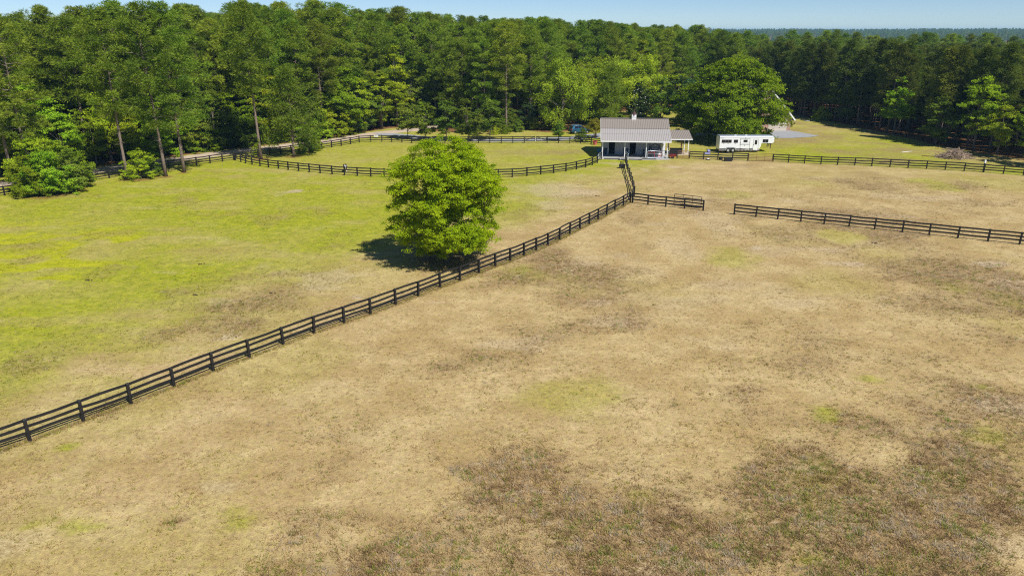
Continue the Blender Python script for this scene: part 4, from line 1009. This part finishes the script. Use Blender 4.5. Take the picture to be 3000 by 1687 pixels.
# --- named trees
plant('hero', (-5.97, 62.6), 1, .6, 'lone round yellow-green tree in the pasture beside the diagonal fence', 'tree', name='shade_tree')
plant('oak', (42.2, 139.0), 1, 1.1, 'huge spreading dark green oak behind the horse trailer', 'tree', name='oak_tree')
for px, py, k, sc, lb in ((374, 526, 1, 1.02, 'pine with slim bare trunk left of the small bush at the field edge'), (486, 517, 0, 1.05, 'pine with pale straight trunk right of the small bush at the field edge'), (540, 505, 3, 1.05, 'rightmost bare-trunked pine standing in the left field edge'),
                          (765, 466, 2, 1.08, 'tall pine at the left corner of the pony paddock'), (38, 531, 4, 1.0, 'leaning pine at the far left beyond the fence'), (-14, 536, 0, 1.0, 'pine cut by the left picture edge'), (97, 545, 3, .98, 'pine rising out of the big leafy thicket')):
    plant('pine%d' % k, pp(px, py), sc, pr.uniform(0, 6.28), lb)
plant('youngpine', pp(861, 459), 1.25, .4, 'bushy young pine with forked trunk inside the pony paddock', 'tree')
for px, py, k, sc, lb in ((95, 571, 0, 1.25, 'left part of the big leafy thicket at the field edge'), (150, 569, 2, 1.4, 'middle part of the big leafy thicket at the field edge'), (212, 558, 1, 1.25, 'right part of the big leafy thicket at the field edge'), (125, 555, 2, 1.7, 'tall back part of the big leafy thicket at the field edge'),
                          (190, 546, 0, 1.5, 'dark back part of the big leafy thicket near the fence'), (415, 524, 2, 1.0, 'small bright bush between two pine trunks at the field edge'), (440, 520, 1, .7, 'low dark bush beside the small bright bush'), (905, 449, 1, .85, 'dark round shrub right of the bushy young pine'), (925, 443, 0, .6, 'bright shrub at the paddock fence behind the young pine'),
                          (755, 455, 0, .45, 'leafy sprout at the foot of the paddock corner pine'), (1705, 416, 1, .62, 'dark shrub at the fence left of the crape myrtle')):
    plant('bush%d' % k, pp(px, py), sc, pr.uniform(0, 6.28), lb, 'bush', name='shrub', sxy=sc * .85)
yg = 'young trees along the driveway'
for i, (px, py, sc, lb) in enumerate(((1195, 407, .95, 'first young tree at the road junction end of the driveway'), (1248, 410, .95, 'second young tree from the road junction along the driveway'), (1308, 412, 1.05, 'third young tree along the driveway, behind the lone tree'), (1372, 414, 1.1, 'fourth young tree along the driveway, right of the lone tree'), (1436, 410, 1.0, 'fifth young tree along the driveway, nearest the gate'))):
    plant('young%d' % (i % 2), pp(px, py), sc, pr.uniform(0, 6.28), lb, 'tree', yg, 'young_tree')
plant('small', pp(1636, 413), 1.0, 0, 'small cone of a tree behind the fence left of the blue car', 'tree', name='young_tree')
plant('myrtle', pp(1743, 403), 1.0, 0, 'multi-stemmed crape myrtle with reddish leaves at the barn left end', 'tree', name='crape_myrtle')
plant('myrtle', pp(2053, 388), 1.15, 2, 'multi-stemmed crape myrtle in shade right of the barn', 'tree', name='crape_myrtle')
for px, py, sc, k, lb in ((1645, 380, 1.08, 0, 'pale green drooping tree left of the barn roof'), (1800, 346, 1.12, 1, 'pale green drooping tree behind the barn roof left half'), (1880, 352, 1.10, 0, 'pale green drooping tree behind the barn cupola'), (1722, 356, 1.12, 1, 'pale green drooping tree between its two neighbours behind the car')):
    plant('willow%d' % k, pp(px, py), sc, pr.uniform(0, 6.28), lb, 'tree', 'drooping pale green trees behind the barn', 'willow_tree')
plant('youngpine', pp(1785, 372), 1.15, 1.9, 'dark bushy pine just behind the barn left end', 'tree')
plant('magnolia', pp(1868, 358), 1.0, .4, 'dark magnolia with white blossoms behind the cupola', 'tree', name='magnolia_tree')
plant('dark', pp(2010, 368), 1.05, .4, 'dark round tree left of the huge oak', 'tree', name='broadleaf_tree')
plant('broad2', pp(1935, 362), .85, .4, 'mid green tree behind the barn right end', 'tree', name='broadleaf_tree')
plant('broad0', pp(1985, 352), .9, 1.4, 'bright green tree between barn and huge oak', 'tree', name='broadleaf_tree')
plant('poplar', pp(1868, 338), .90, .4, 'bright pointed poplar rising above the pale drooping trees', 'tree', name='poplar_tree')
plant('bush1', pp(2018, 384), .55, .4, 'round garden shrub behind the open shelter', 'bush', name='shrub')
plant('bush0', pp(2311, 372), .7, .4, 'narrow bright bush at the garage corner', 'bush', name='shrub', sxy=.4)
plant('bush1', pp(2210, 397), .6, .4, 'round yellowish shrub under the right side of the huge oak', 'bush', name='shrub')
plant('bush2', pp(2150, 402), .8, .4, 'shaded shrub behind the horse trailer roof', 'bush', name='shrub')
plant('tall0', pp(3010, 470), .62, 2.0, 'bright broadleaf tree at the right picture edge', 'tree', name='broadleaf_tree')
plant('broad0', pp(3040, 486), .75, 1.0, 'leafy broadleaf tree partly outside the right picture edge', 'tree', name='broadleaf_tree')
for i, (px, py, k, sc, lb) in enumerate(((2618, 392, 'broad1', .95, 'bright pointed tree at the edge of the dark right wood'), (2850, 438, 'tall0', .72, 'large bright tree in the dark right wood above the brush pile'), (2480, 360, 'broad2', .7, 'low leafy tree at the far end of the right wood'), (2740, 425, 'broad2', .72, 'shaded broadleaf tree left of the brush pile'), (2920, 452, 'broad0', .7, 'shaded broadleaf tree right of the brush pile'), (2405, 352, 'bush0', .8, 'shrubby growth where lawn meets the wood corner'))):
    plant(k, pp(px, py), sc, pr.uniform(0, 6.28), lb, 'tree' if 'bush' not in k else 'bush', name='broadleaf_tree' if 'bush' not in k else 'shrub')
for px, py, k, sc, lb in ((1498, 383, 'bush1', .9, 'dark shrub behind the driveway above the left gate leaf'), (1548, 377, 'dark', .55, 'small dark tree behind the braced wooden gate'), (1592, 372, 'broad2', .62, 'mid green tree behind the driveway left of the small cone tree'), (1622, 381, 'bush1', .8, 'dark shrub behind the small cone tree'), (1668, 362, 'dark', .7, 'dark tree behind the blue car'), (1705, 356, 'broad2', .7, 'mid green tree behind the blue car right side'), (1735, 362, 'bush1', 1.1, 'tall dark shrub between car and barn'), (1465, 378, 'broad2', .6, 'leafy tree behind the driveway left of the wooden gate')):
    plant(k, pp(px, py), sc, pr.uniform(0, 6.28), lb, 'bush' if 'bush' in k else 'tree', name='shrub' if 'bush' in k else 'broadleaf_tree')
# blossoms on the magnolia
mt = [o for o in bpy.data.objects if o.name.startswith('magnolia_tree')][0]
m_bl = mat('white_blossom', (.8, .78, .7), .6, .3); bv = MB()
r4 = random.Random(8)
for k in range(34):
    a = r4.uniform(3.3, 6.1); zz = r4.uniform(1.5, 7.6); rr_ = 2.95 * np.interp((zz - .5) / 8.5, [p[0] for p in OVAL], [p[1] for p in OVAL])
    bv.lathe([(.02, 0), (.12, .06), (.15, .14), (.05, .1)], (rr_ * math.cos(a), rr_ * math.sin(a), zz), 7)
tag(bv.build('blossoms', m_bl, mt), kind='stuff')

# --- the woods
def yf(x): return float(np.interp(x, YF[:, 0], YF[:, 1]))
def xr(y): return float(np.interp(y, XR[:, 0], XR[:, 1]))
def in_view(x, y, m=10): return y > 20 and abs(x) < .74 * y + m
keep_out = [(-23, 158, 4), (44, 160, 17), (54, 160, 12), (36, 168, 14), (14, 150, 6), (-25.5, 153.5, 6), (-26.2, 148, 4)]
for px_, py_, d_ in ((2618, 392, 5), (2850, 438, 6), (2740, 425, 4), (2920, 452, 4), (3010, 470, 5)):
    p_ = G(px_, py_); keep_out.append((p_.x + .5 * d_, p_.y - .6 * d_, d_ * .85))
singles = []; mass = []
def scatter(x0, x1, y0, y1, s_, test, seed):
    r5 = random.Random(seed); out = []
    for i in range(int((x1 - x0) / s_)):
        for j in range(int((y1 - y0) / s_)):
            x = x0 + (i + r5.uniform(.08, .92)) * s_; y = y0 + (j + r5.uniform(.08, .92)) * s_
            if in_view(x, y) and test(x, y) and all((x - a) ** 2 + (y - b3) ** 2 > r_ * r_ for a, b3, r_ in keep_out): out.append((x, y))
    return out
def road_clear(x, y):
    return all((x - p[0]) ** 2 + (y - p[1]) ** 2 > 3.4 ** 2 for p in ROADP)
ROADP = []
rl = [G(*p) for p in road_px]
for i in range(len(rl) - 1):
    for k in range(8): q = rl[i].lerp(rl[i + 1], k / 8); ROADP.append((q.x, q.y))
nw = scatter(-150, 70, 80, 330, 4.7, lambda x, y: y > yf(x) + .8 and x < xr(y) - 1 and road_clear(x, y), 1)
for x, y in nw:
    dep = y - yf(x)
    (singles if dep < (19 if x < -20 else 15) and y < 215 else mass).append((x, y, 0))
pl = scatter(60, 190, 70, 260, 3.5, lambda x, y: x > xr(y) + .8, 2)
for x, y in pl:
    (singles if x - xr(y) < 8.5 and y < 205 else mass).append((x, y, 1))
far = scatter(-420, 420, 330, 560, 7.5, lambda x, y: True, 3) + scatter(70, 420, 215, 330, 6, lambda x, y: x > 190 or y > 260, 4)
far2 = scatter(-760, 760, 560, 1020, 11, lambda x, y: True, 5) + scatter(-2300, 2300, 1020, 3000, 24, lambda x, y: True, 6)
print('trees: singles', len(singles), 'mass', len(mass), 'far', len(far), len(far2))
LB = {0: ('tall pine in the front rows of the wood beyond the dirt road', 'front pines of the left wood'), 1: ('dark pine in the front rows of the dense right plantation', 'front pines of the right plantation'), 2: ('tall pine in the wood edge behind the barn and house', 'front pines of the middle wood')}
def pix_x(x, y):
    zc = y * math.cos(PITCH) + CAM_H * math.sin(PITCH); return PW / 2 + F_PX * x / zc
MARK = [(110, 'above the thicket left end'), (260, 'above the big thicket'), (380, 'left of the slim field-edge pine'), (520, 'behind the small field bush'), (650, 'right of the field-edge pines'), (780, 'behind the paddock corner pine'), (900, 'behind the bushy paddock pine'),
        (1020, 'above the grazing pony'), (1150, 'above the far fence bend'), (1300, 'above the road junction'), (1450, 'straight above the lone round tree'), (1600, 'behind the braced wooden gate'), (1760, 'behind the blue car'), (1960, 'behind the barn roof'), (2100, 'left of the huge oak'), (2330, 'behind the huge oak'),
        (2440, 'at the far corner of the lawn'), (2560, 'along the far half of the lawn'), (2650, 'around the bright pointed tree'), (2760, 'left of the brush pile'), (2860, 'behind the brush pile'), (2950, 'right of the brush pile'), (9999, 'at the right picture edge')]
def tree_label(x, y, h, kd, dep):
    mk = next(m for lim, m in MARK if pix_x(x, y) < lim)
    row = 'front-row' if dep < 5 else 'second-row' if dep < 10 else 'back-row'
    sz = 'tall' if h > .97 else 'mid-height' if h > .86 else 'shorter'
    return ('%s %s plantation pine %s' if kd else '%s %s woodland pine %s') % (sz, row, mk)
for x, y, kd in singles:
    if kd == 0:
        l, g = LB[0] if x < -15 else LB[2]
        h = pr.uniform(.84, 1.14) * float(np.interp(x / y, [-.8, -.6, -.42, -.3, -.1, .12, .30, .40], [.88, .93, 1.0, 1.04, .97, .88, .80, .72]))
        plant('pine%d' % pr.randrange(5), (x, y), h, pr.uniform(0, 6.28), tree_label(x, y, h, 0, y - yf(x)), 'tree', g, sxy=h * pr.uniform(.9, 1.15))
    else:
        h = pr.uniform(.84, 1.05); plant('plan%d' % pr.randrange(3), (x, y), h, pr.uniform(0, 6.28), tree_label(x, y, h, 1, (x - xr(y)) * 1.4), 'tree', LB[1][1])
ms_ = [p for p in singles if p[2] == 0 and p[0] < -18]
for i, (x, y, kd) in enumerate(pr.sample(ms_, min(30, len(ms_)))):
    x2, y2 = x + pr.uniform(1.6, 2.6) * pr.choice((-1, 1)), y + pr.uniform(-1.5, 1.5)
    if y2 < yf(x2) + 1 or not road_clear(x2, y2): continue
    k = pr.choice(['tall0', 'broad0', 'broad2', 'tall0']); sc = pr.uniform(.55, .82) if k == 'tall0' else pr.uniform(.75, 1.1)
    plant(k, (x2, y2), sc, pr.uniform(0, 6.28), '%s broadleaf tree among the pines %s' % ('dark' if k == 'broad2' else 'slender bright' if k == 'tall0' else 'rounded bright', next(m for lim, m in MARK if pix_x(x2, y2) < lim)), 'tree', 'broadleaf trees inside the left wood', 'broadleaf_tree')
# broadleaf understory along the edge of the left wood
ug = 'leafy understory along the dirt road'
for i in range(58):
    x = -84 + i * (84 - 18) / 57 + pr.uniform(-.8, .8); y = yf(x) + pr.uniform(.6, 4.5)
    if not road_clear(x, y) or any((x - a) ** 2 + (y - b3) ** 2 < r_ * r_ for a, b3, r_ in keep_out): continue
    k = pr.choice(['bush0', 'bush2', 'bush1', 'broad0', 'broad2', 'broad1', 'bush2', 'broad0'])
    sc = pr.uniform(.9, 1.5) if 'bush' in k else pr.uniform(.55, 1.15)
    plant(k, (x, y), sc, pr.uniform(0, 6.28), ('%s leafy bush by the dirt road %s' if 'bush' in k else '%s broadleaf tree by the dirt road %s') % ('dark' if k in ('bush1', 'broad2') else 'large bright' if sc > (1.2 if 'bush' in k else .85) else 'bright', next(m for lim, m in MARK if pix_x(x, y) < lim)), 'bush' if 'bush' in k else 'tree', ug if 'bush' in k else 'small broadleaf trees along the dirt road', 'shrub' if 'bush' in k else 'broadleaf_tree')
for px, py, k, sc, lb in ((870, 398, 'tall0', .92, 'tall bright broadleaf left of the road bend'), (945, 388, 'tall0', .85, 'broad bright tree right of the paddock pine across the road'), (1020, 384, 'broad2', 1.1, 'mid green broadleaf beyond the road bend'), (1165, 372, 'poplar', .86, 'tall bright narrow tree above the road junction'), (1120, 378, 'broad0', 1.0, 'bright broadleaf tree left of the road junction'), (1075, 382, 'broad2', .9, 'leafy tree over the road before the junction'), (1210, 366, 'broad2', 1.0, 'leafy tree right of the road junction')):
    plant(k, pp(px, py), sc, pr.uniform(0, 6.28), lb, 'tree', name='broadleaf_tree')
for i in range(16):
    x = -14 + i * 2.6 + pr.uniform(-1, 1); y = yf(x) - pr.uniform(0, 3.0)
    if any((x - a) ** 2 + (y - b3) ** 2 < r_ * r_ for a, b3, r_ in keep_out): continue
    plant('bush%d' % pr.randrange(3), (x, y), pr.uniform(.35, .7), pr.uniform(0, 6.28), 'low garden shrub %s' % next(m for lim, m in MARK if pix_x(x, y) < lim), 'bush', 'garden shrubs behind the driveway', 'shrub')

# --- the rest of the woods as one mass of instanced trees
def forest_mass(name, pts, kinds, label_kind='stuff', seed=1, smin=.85, smax=1.12, sz=lambda P: 1.0):
    r6 = np.random.RandomState(seed); P = np.array([(x, y, 0) for x, y in pts], np.float32)
    P[:, 2] = terrain(P[:, 0], P[:, 1])
    me = bpy.data.meshes.new(name); me.vertices.add(len(P)); me.vertices.foreach_set('co', P.ravel())
    for nm, ty, arr in (('pick', 'INT', np.array([kinds(x, y, r6) for x, y in pts], np.int32)), ('size', 'FLOAT', (r6.uniform(smin, smax, len(P)) * sz(P)).astype(np.float32)), ('turn', 'FLOAT', r6.uniform(0, 6.28, len(P)).astype(np.float32))):
        a = me.attributes.new(nm, ty, 'POINT'); a.data.foreach_set('value', arr)
    o = tag(obj(name, me), kind='stuff')
    ng = bpy.data.node_groups.new(name, 'GeometryNodeTree')
    ng.interface.new_socket('Geometry', in_out='INPUT', socket_type='NodeSocketGeometry'); ng.interface.new_socket('Geometry', in_out='OUTPUT', socket_type='NodeSocketGeometry')
    N = ng.nodes; L = ng.links
    gi = N.new('NodeGroupInput'); go = N.new('NodeGroupOutput'); ip = N.new('GeometryNodeInstanceOnPoints'); m2p = N.new('GeometryNodeMeshToPoints')
    L.new(gi.outputs[0], m2p.inputs[0]); L.new(m2p.outputs[0], ip.inputs['Points']); L.new(ip.outputs[0], go.inputs[0])
    jn = N.new('GeometryNodeJoinGeometry')
    for nm in reversed(MASS_KINDS):
        j2 = N.new('GeometryNodeJoinGeometry')
        for part in (0, 1):
            src = SRC[(nm, part)]; oi = N.new('GeometryNodeObjectInfo'); oi.inputs['Object'].default_value = src; oi.inputs['As Instance'].default_value = True; oi.transform_space = 'ORIGINAL'
            L.new(oi.outputs['Geometry'], j2.inputs[0])
        g2 = N.new('GeometryNodeGeometryToInstance'); L.new(j2.outputs[0], g2.inputs[0]); L.new(g2.outputs[0], jn.inputs[0])
    L.new(jn.outputs[0], ip.inputs['Instance']); ip.inputs['Pick Instance'].default_value = True
    def na(nm, ty):
        n = N.new('GeometryNodeInputNamedAttribute'); n.data_type = ty; n.inputs[0].default_value = nm; return n.outputs[0]
    L.new(na('pick', 'INT'), ip.inputs['Instance Index']); L.new(na('size', 'FLOAT'), ip.inputs['Scale'])
    cx = N.new('ShaderNodeCombineXYZ'); L.new(na('turn', 'FLOAT'), cx.inputs[2]); L.new(cx.outputs[0], ip.inputs['Rotation'])
    md = o.modifiers.new('trees', 'NODES'); md.node_group = ng
    return o
MASS_KINDS = ['pine0', 'pine1', 'pine2', 'pine3', 'pine4', 'plan0', 'plan1', 'plan2', 'broad0', 'broad2']
SRC = {}
for nm in MASS_KINDS:
    for part in (0, 1):
        me = LIB[nm][part]
        SRC[(nm, part)] = next(o for o in bpy.data.objects if o.data == me)
forest_mass('woods', [(x, y) for x, y, k in mass], lambda x, y, r_: (5 + r_.randint(3)) if x > xr(y) - 2 and y < 262 else (r_.randint(5) if r_.rand() < .84 else 8 + r_.randint(2)), seed=4, smin=.76, smax=1.13, sz=lambda P: np.interp(P[:, 0] / P[:, 1], [-.8, -.6, -.42, -.3, -.1, .12, .30, .40, .6], [.88, .93, 1.0, 1.04, .98, .90, .84, .74, .86]))
forest_mass('distant_woods', far + far2, lambda x, y, r_: r_.randint(5) if r_.rand() < .8 else 8 + r_.randint(2), seed=5, smin=.68, smax=.95)

# ================================================================== GRASS TUFTS
def tufts(n, seed):
    r7 = np.random.RandomState(seed)
    yy = 17 + 85 * r7.rand(n) ** 1.9; xx = (r7.rand(n) * 2 - 1) * (.70 * yy + 7.5)
    ii = np.clip(np.searchsorted(gx, xx), 0, nxg - 1); jj = np.clip(np.searchsorted(gy, yy), 0, nyg - 1)
    g_, r_, v_, p_ = green[jj, ii], rough[jj, ii], vivid[jj, ii], pale[jj, ii]
    cl_ = fbm(xx / 1.6, yy / 1.6, 63, 3)
    keep = r7.rand(n) < np.clip(.16 + .9 * r_ + .35 * sstep(.5, .7, cl_), 0, 1)
    # growth along the foot of the diagonal fence
    P1 = np.array([(p.x, p.y) for p in F1]); m2_ = 5200
    t = r7.rand(m2_) * (len(P1) - 1); i0 = t.astype(int); fx = P1[i0] + (P1[np.minimum(i0 + 1, len(P1) - 1)] - P1[i0]) * (t - i0)[:, None] + r7.normal(0, .16, (m2_, 2))
    sel = np.nonzero(keep)[0]
    x = np.concatenate([xx[sel], fx[:, 0]]); y = np.concatenate([yy[sel], fx[:, 1]])
    g_ = np.concatenate([g_[sel], np.full(m2_, .35)]); r_ = np.concatenate([r_[sel], np.full(m2_, .25)]); v_ = np.concatenate([v_[sel], np.zeros(m2_)])
    N_ = len(x); B = 8
    q = r7.rand(N_); wg = np.clip(g_ * .9 + .05, 0, 1); isg = q < wg * (1 - .3 * r_)
    gt = r7.rand(N_) < r_ * .22 * sstep(.42, .62, fbm(x / 1.1, y / 1.1, 71, 2)) * 1.6          # green weeds in the coarse patches
    base = np.where((isg)[:, None], np.array([.270, .265, .030]), np.array([.44, .315, .145]))
    kn = fbm(x / .9, y / .75, 83, 3) + r7.normal(0, .07, N_); br = (~isg) & (r7.rand(N_) < r_ * 1.1)
    bc = np.where((kn > .60)[:, None], np.array([.46, .375, .265]), np.where((kn > .52)[:, None], np.array([.52, .36, .16]), np.where((kn < .40)[:, None], np.array([.27, .175, .085]), np.array([.40, .28, .15]))))
    base = np.where(br[:, None], bc, base)
    base = np.where(gt[:, None], np.array([.21, .27, .04]), base)
    base = np.where((r7.rand(N_) < v_)[:, None], np.array([.33, .36, .012]), base)
    base = base * r7.uniform(.7, 1.25, N_)[:, None]
    ht = r7.uniform(.05, .10, N_) * (1 + .9 * r_)
    ci = np.repeat(np.arange(N_), B); M = N_ * B
    az = r7.uniform(0, 6.2832, M); ro = np.abs(r7.normal(0, .075, M)) * (1 + .5 * r_[ci])
    bx = x[ci] + ro * np.cos(az); by = y[ci] + ro * np.sin(az); h = ht[ci] * r7.uniform(.5, 1.2, M); a2 = az + r7.normal(0, .8, M); ln = h * r7.uniform(.3, 1.3, M)
    w = r7.uniform(.008, .018, M); px_ = -np.sin(a2) * w; py_ = np.cos(a2) * w
    V = np.stack([np.stack([bx - px_, by - py_, np.full(M, -.004)], 1), np.stack([bx + px_, by + py_, np.full(M, -.004)], 1), np.stack([bx + ln * np.cos(a2), by + ln * np.sin(a2), h], 1)], 1).reshape(-1, 3)
    m = bpy.data.materials.new('grass_blades'); nt, N, L = nodes_of(m); b = N['Principled BSDF']; b.inputs['Roughness'].default_value = .8; b.inputs['Specular IOR Level'].default_value = .15
    at = N.new('ShaderNodeAttribute'); at.attribute_name = 'blade'; L.new(at.outputs['Color'], b.inputs['Base Color'])
    tr_ = N.new('ShaderNodeBsdfTranslucent'); L.new(at.outputs['Color'], tr_.inputs[0]); ms = N.new('ShaderNodeMixShader'); ms.inputs[0].default_value = .4
    L.new(b.outputs[0], ms.inputs[1]); L.new(tr_.outputs[0], ms.inputs[2]); L.new(ms.outputs[0], N['Material Output'].inputs[0])
    me = np_mesh('grass_tufts', V, [np.arange(3 * M).reshape(-1, 3)], m)
    a = me.attributes.new('blade', 'FLOAT_COLOR', 'POINT'); c = np.ones((M, 3, 4), np.float32); c[:, :, :3] = base[ci][:, None, :]; a.data.foreach_set('color', c.ravel())
    print('tufts', N_)
    return tag(obj('grass_tufts', me), kind='stuff')
tufts(150000, 12)
# dung heaps in the pastures
m_dung = mat('dry_dung', (.06, .042, .028), .95, .1, var=.4, scale=20)
for i, (px_, py_, lb) in enumerate(((574, 864, 'dung heap on pale ground left of the diagonal fence, middle'), (590, 774, 'dung heap in the green field left of the lone tree'), (259, 821, 'small dung heap in the green field at far left'), (795, 860, 'dung heap beside the brown patch near the lone tree'), (2886, 549, 'dung heap in the far right pasture under the fence'), (2560, 712, 'dung heap below the right field fence'), (1750, 575, 'dung heap in the worn pasture before the barn'))):
    t = thing('dung_heap', lb, 'dung', place(px_, py_)); r8 = random.Random(i)
    for k in range(5):
        a_ = r8.uniform(0, 6.28); d_ = r8.uniform(0, .22); MB().lathe([(.01, 0), (.07, .01), (.075, .035), (.05, .07), (.01, .08)], (d_ * math.cos(a_) * 1.6, d_ * math.sin(a_), 0), 7).build('dropping', m_dung, t, smooth=True)

# labels shared by look-alikes are told apart by their order from the left
from collections import defaultdict
same = defaultdict(list)
for o in bpy.data.objects:
    if o.parent is None and o.get('label'): same[o['label']].append(o)
ORD = ['first', 'second', 'third', 'fourth', 'fifth', 'sixth', 'seventh', 'eighth', 'ninth', 'tenth']
for l, os_ in same.items():
    if len(os_) > 1:
        os_.sort(key=lambda o: pix_x(o.location.x, o.location.y))
        for i, o in enumerate(os_): o['label'] = l + ((', left one' if i == 0 else ', right one') if len(os_) == 2 else ', %s from left' % ORD[min(i, 9)])

# ================================================================== AIR
hz = MB().box(-7200, 7200, -320, 9200, -23, 35).build('haze', None or mat('haze_tmp', (1, 1, 1)))
hm = bpy.data.materials.new('haze_air'); hm.use_nodes = True
hn = hm.node_tree; hn.nodes.clear()
ho = hn.nodes.new('ShaderNodeOutputMaterial'); hv_ = hn.nodes.new('ShaderNodeVolumePrincipled')
hv_.inputs['Color'].default_value = (.36, .70, 1.0, 1); hv_.inputs['Density'].default_value = .00014; hv_.inputs['Anisotropy'].default_value = .0
hn.links.new(hv_.outputs[0], ho.inputs['Volume'])
hz.data.materials.clear(); hz.data.materials.append(hm)
tag(hz, kind='stuff')
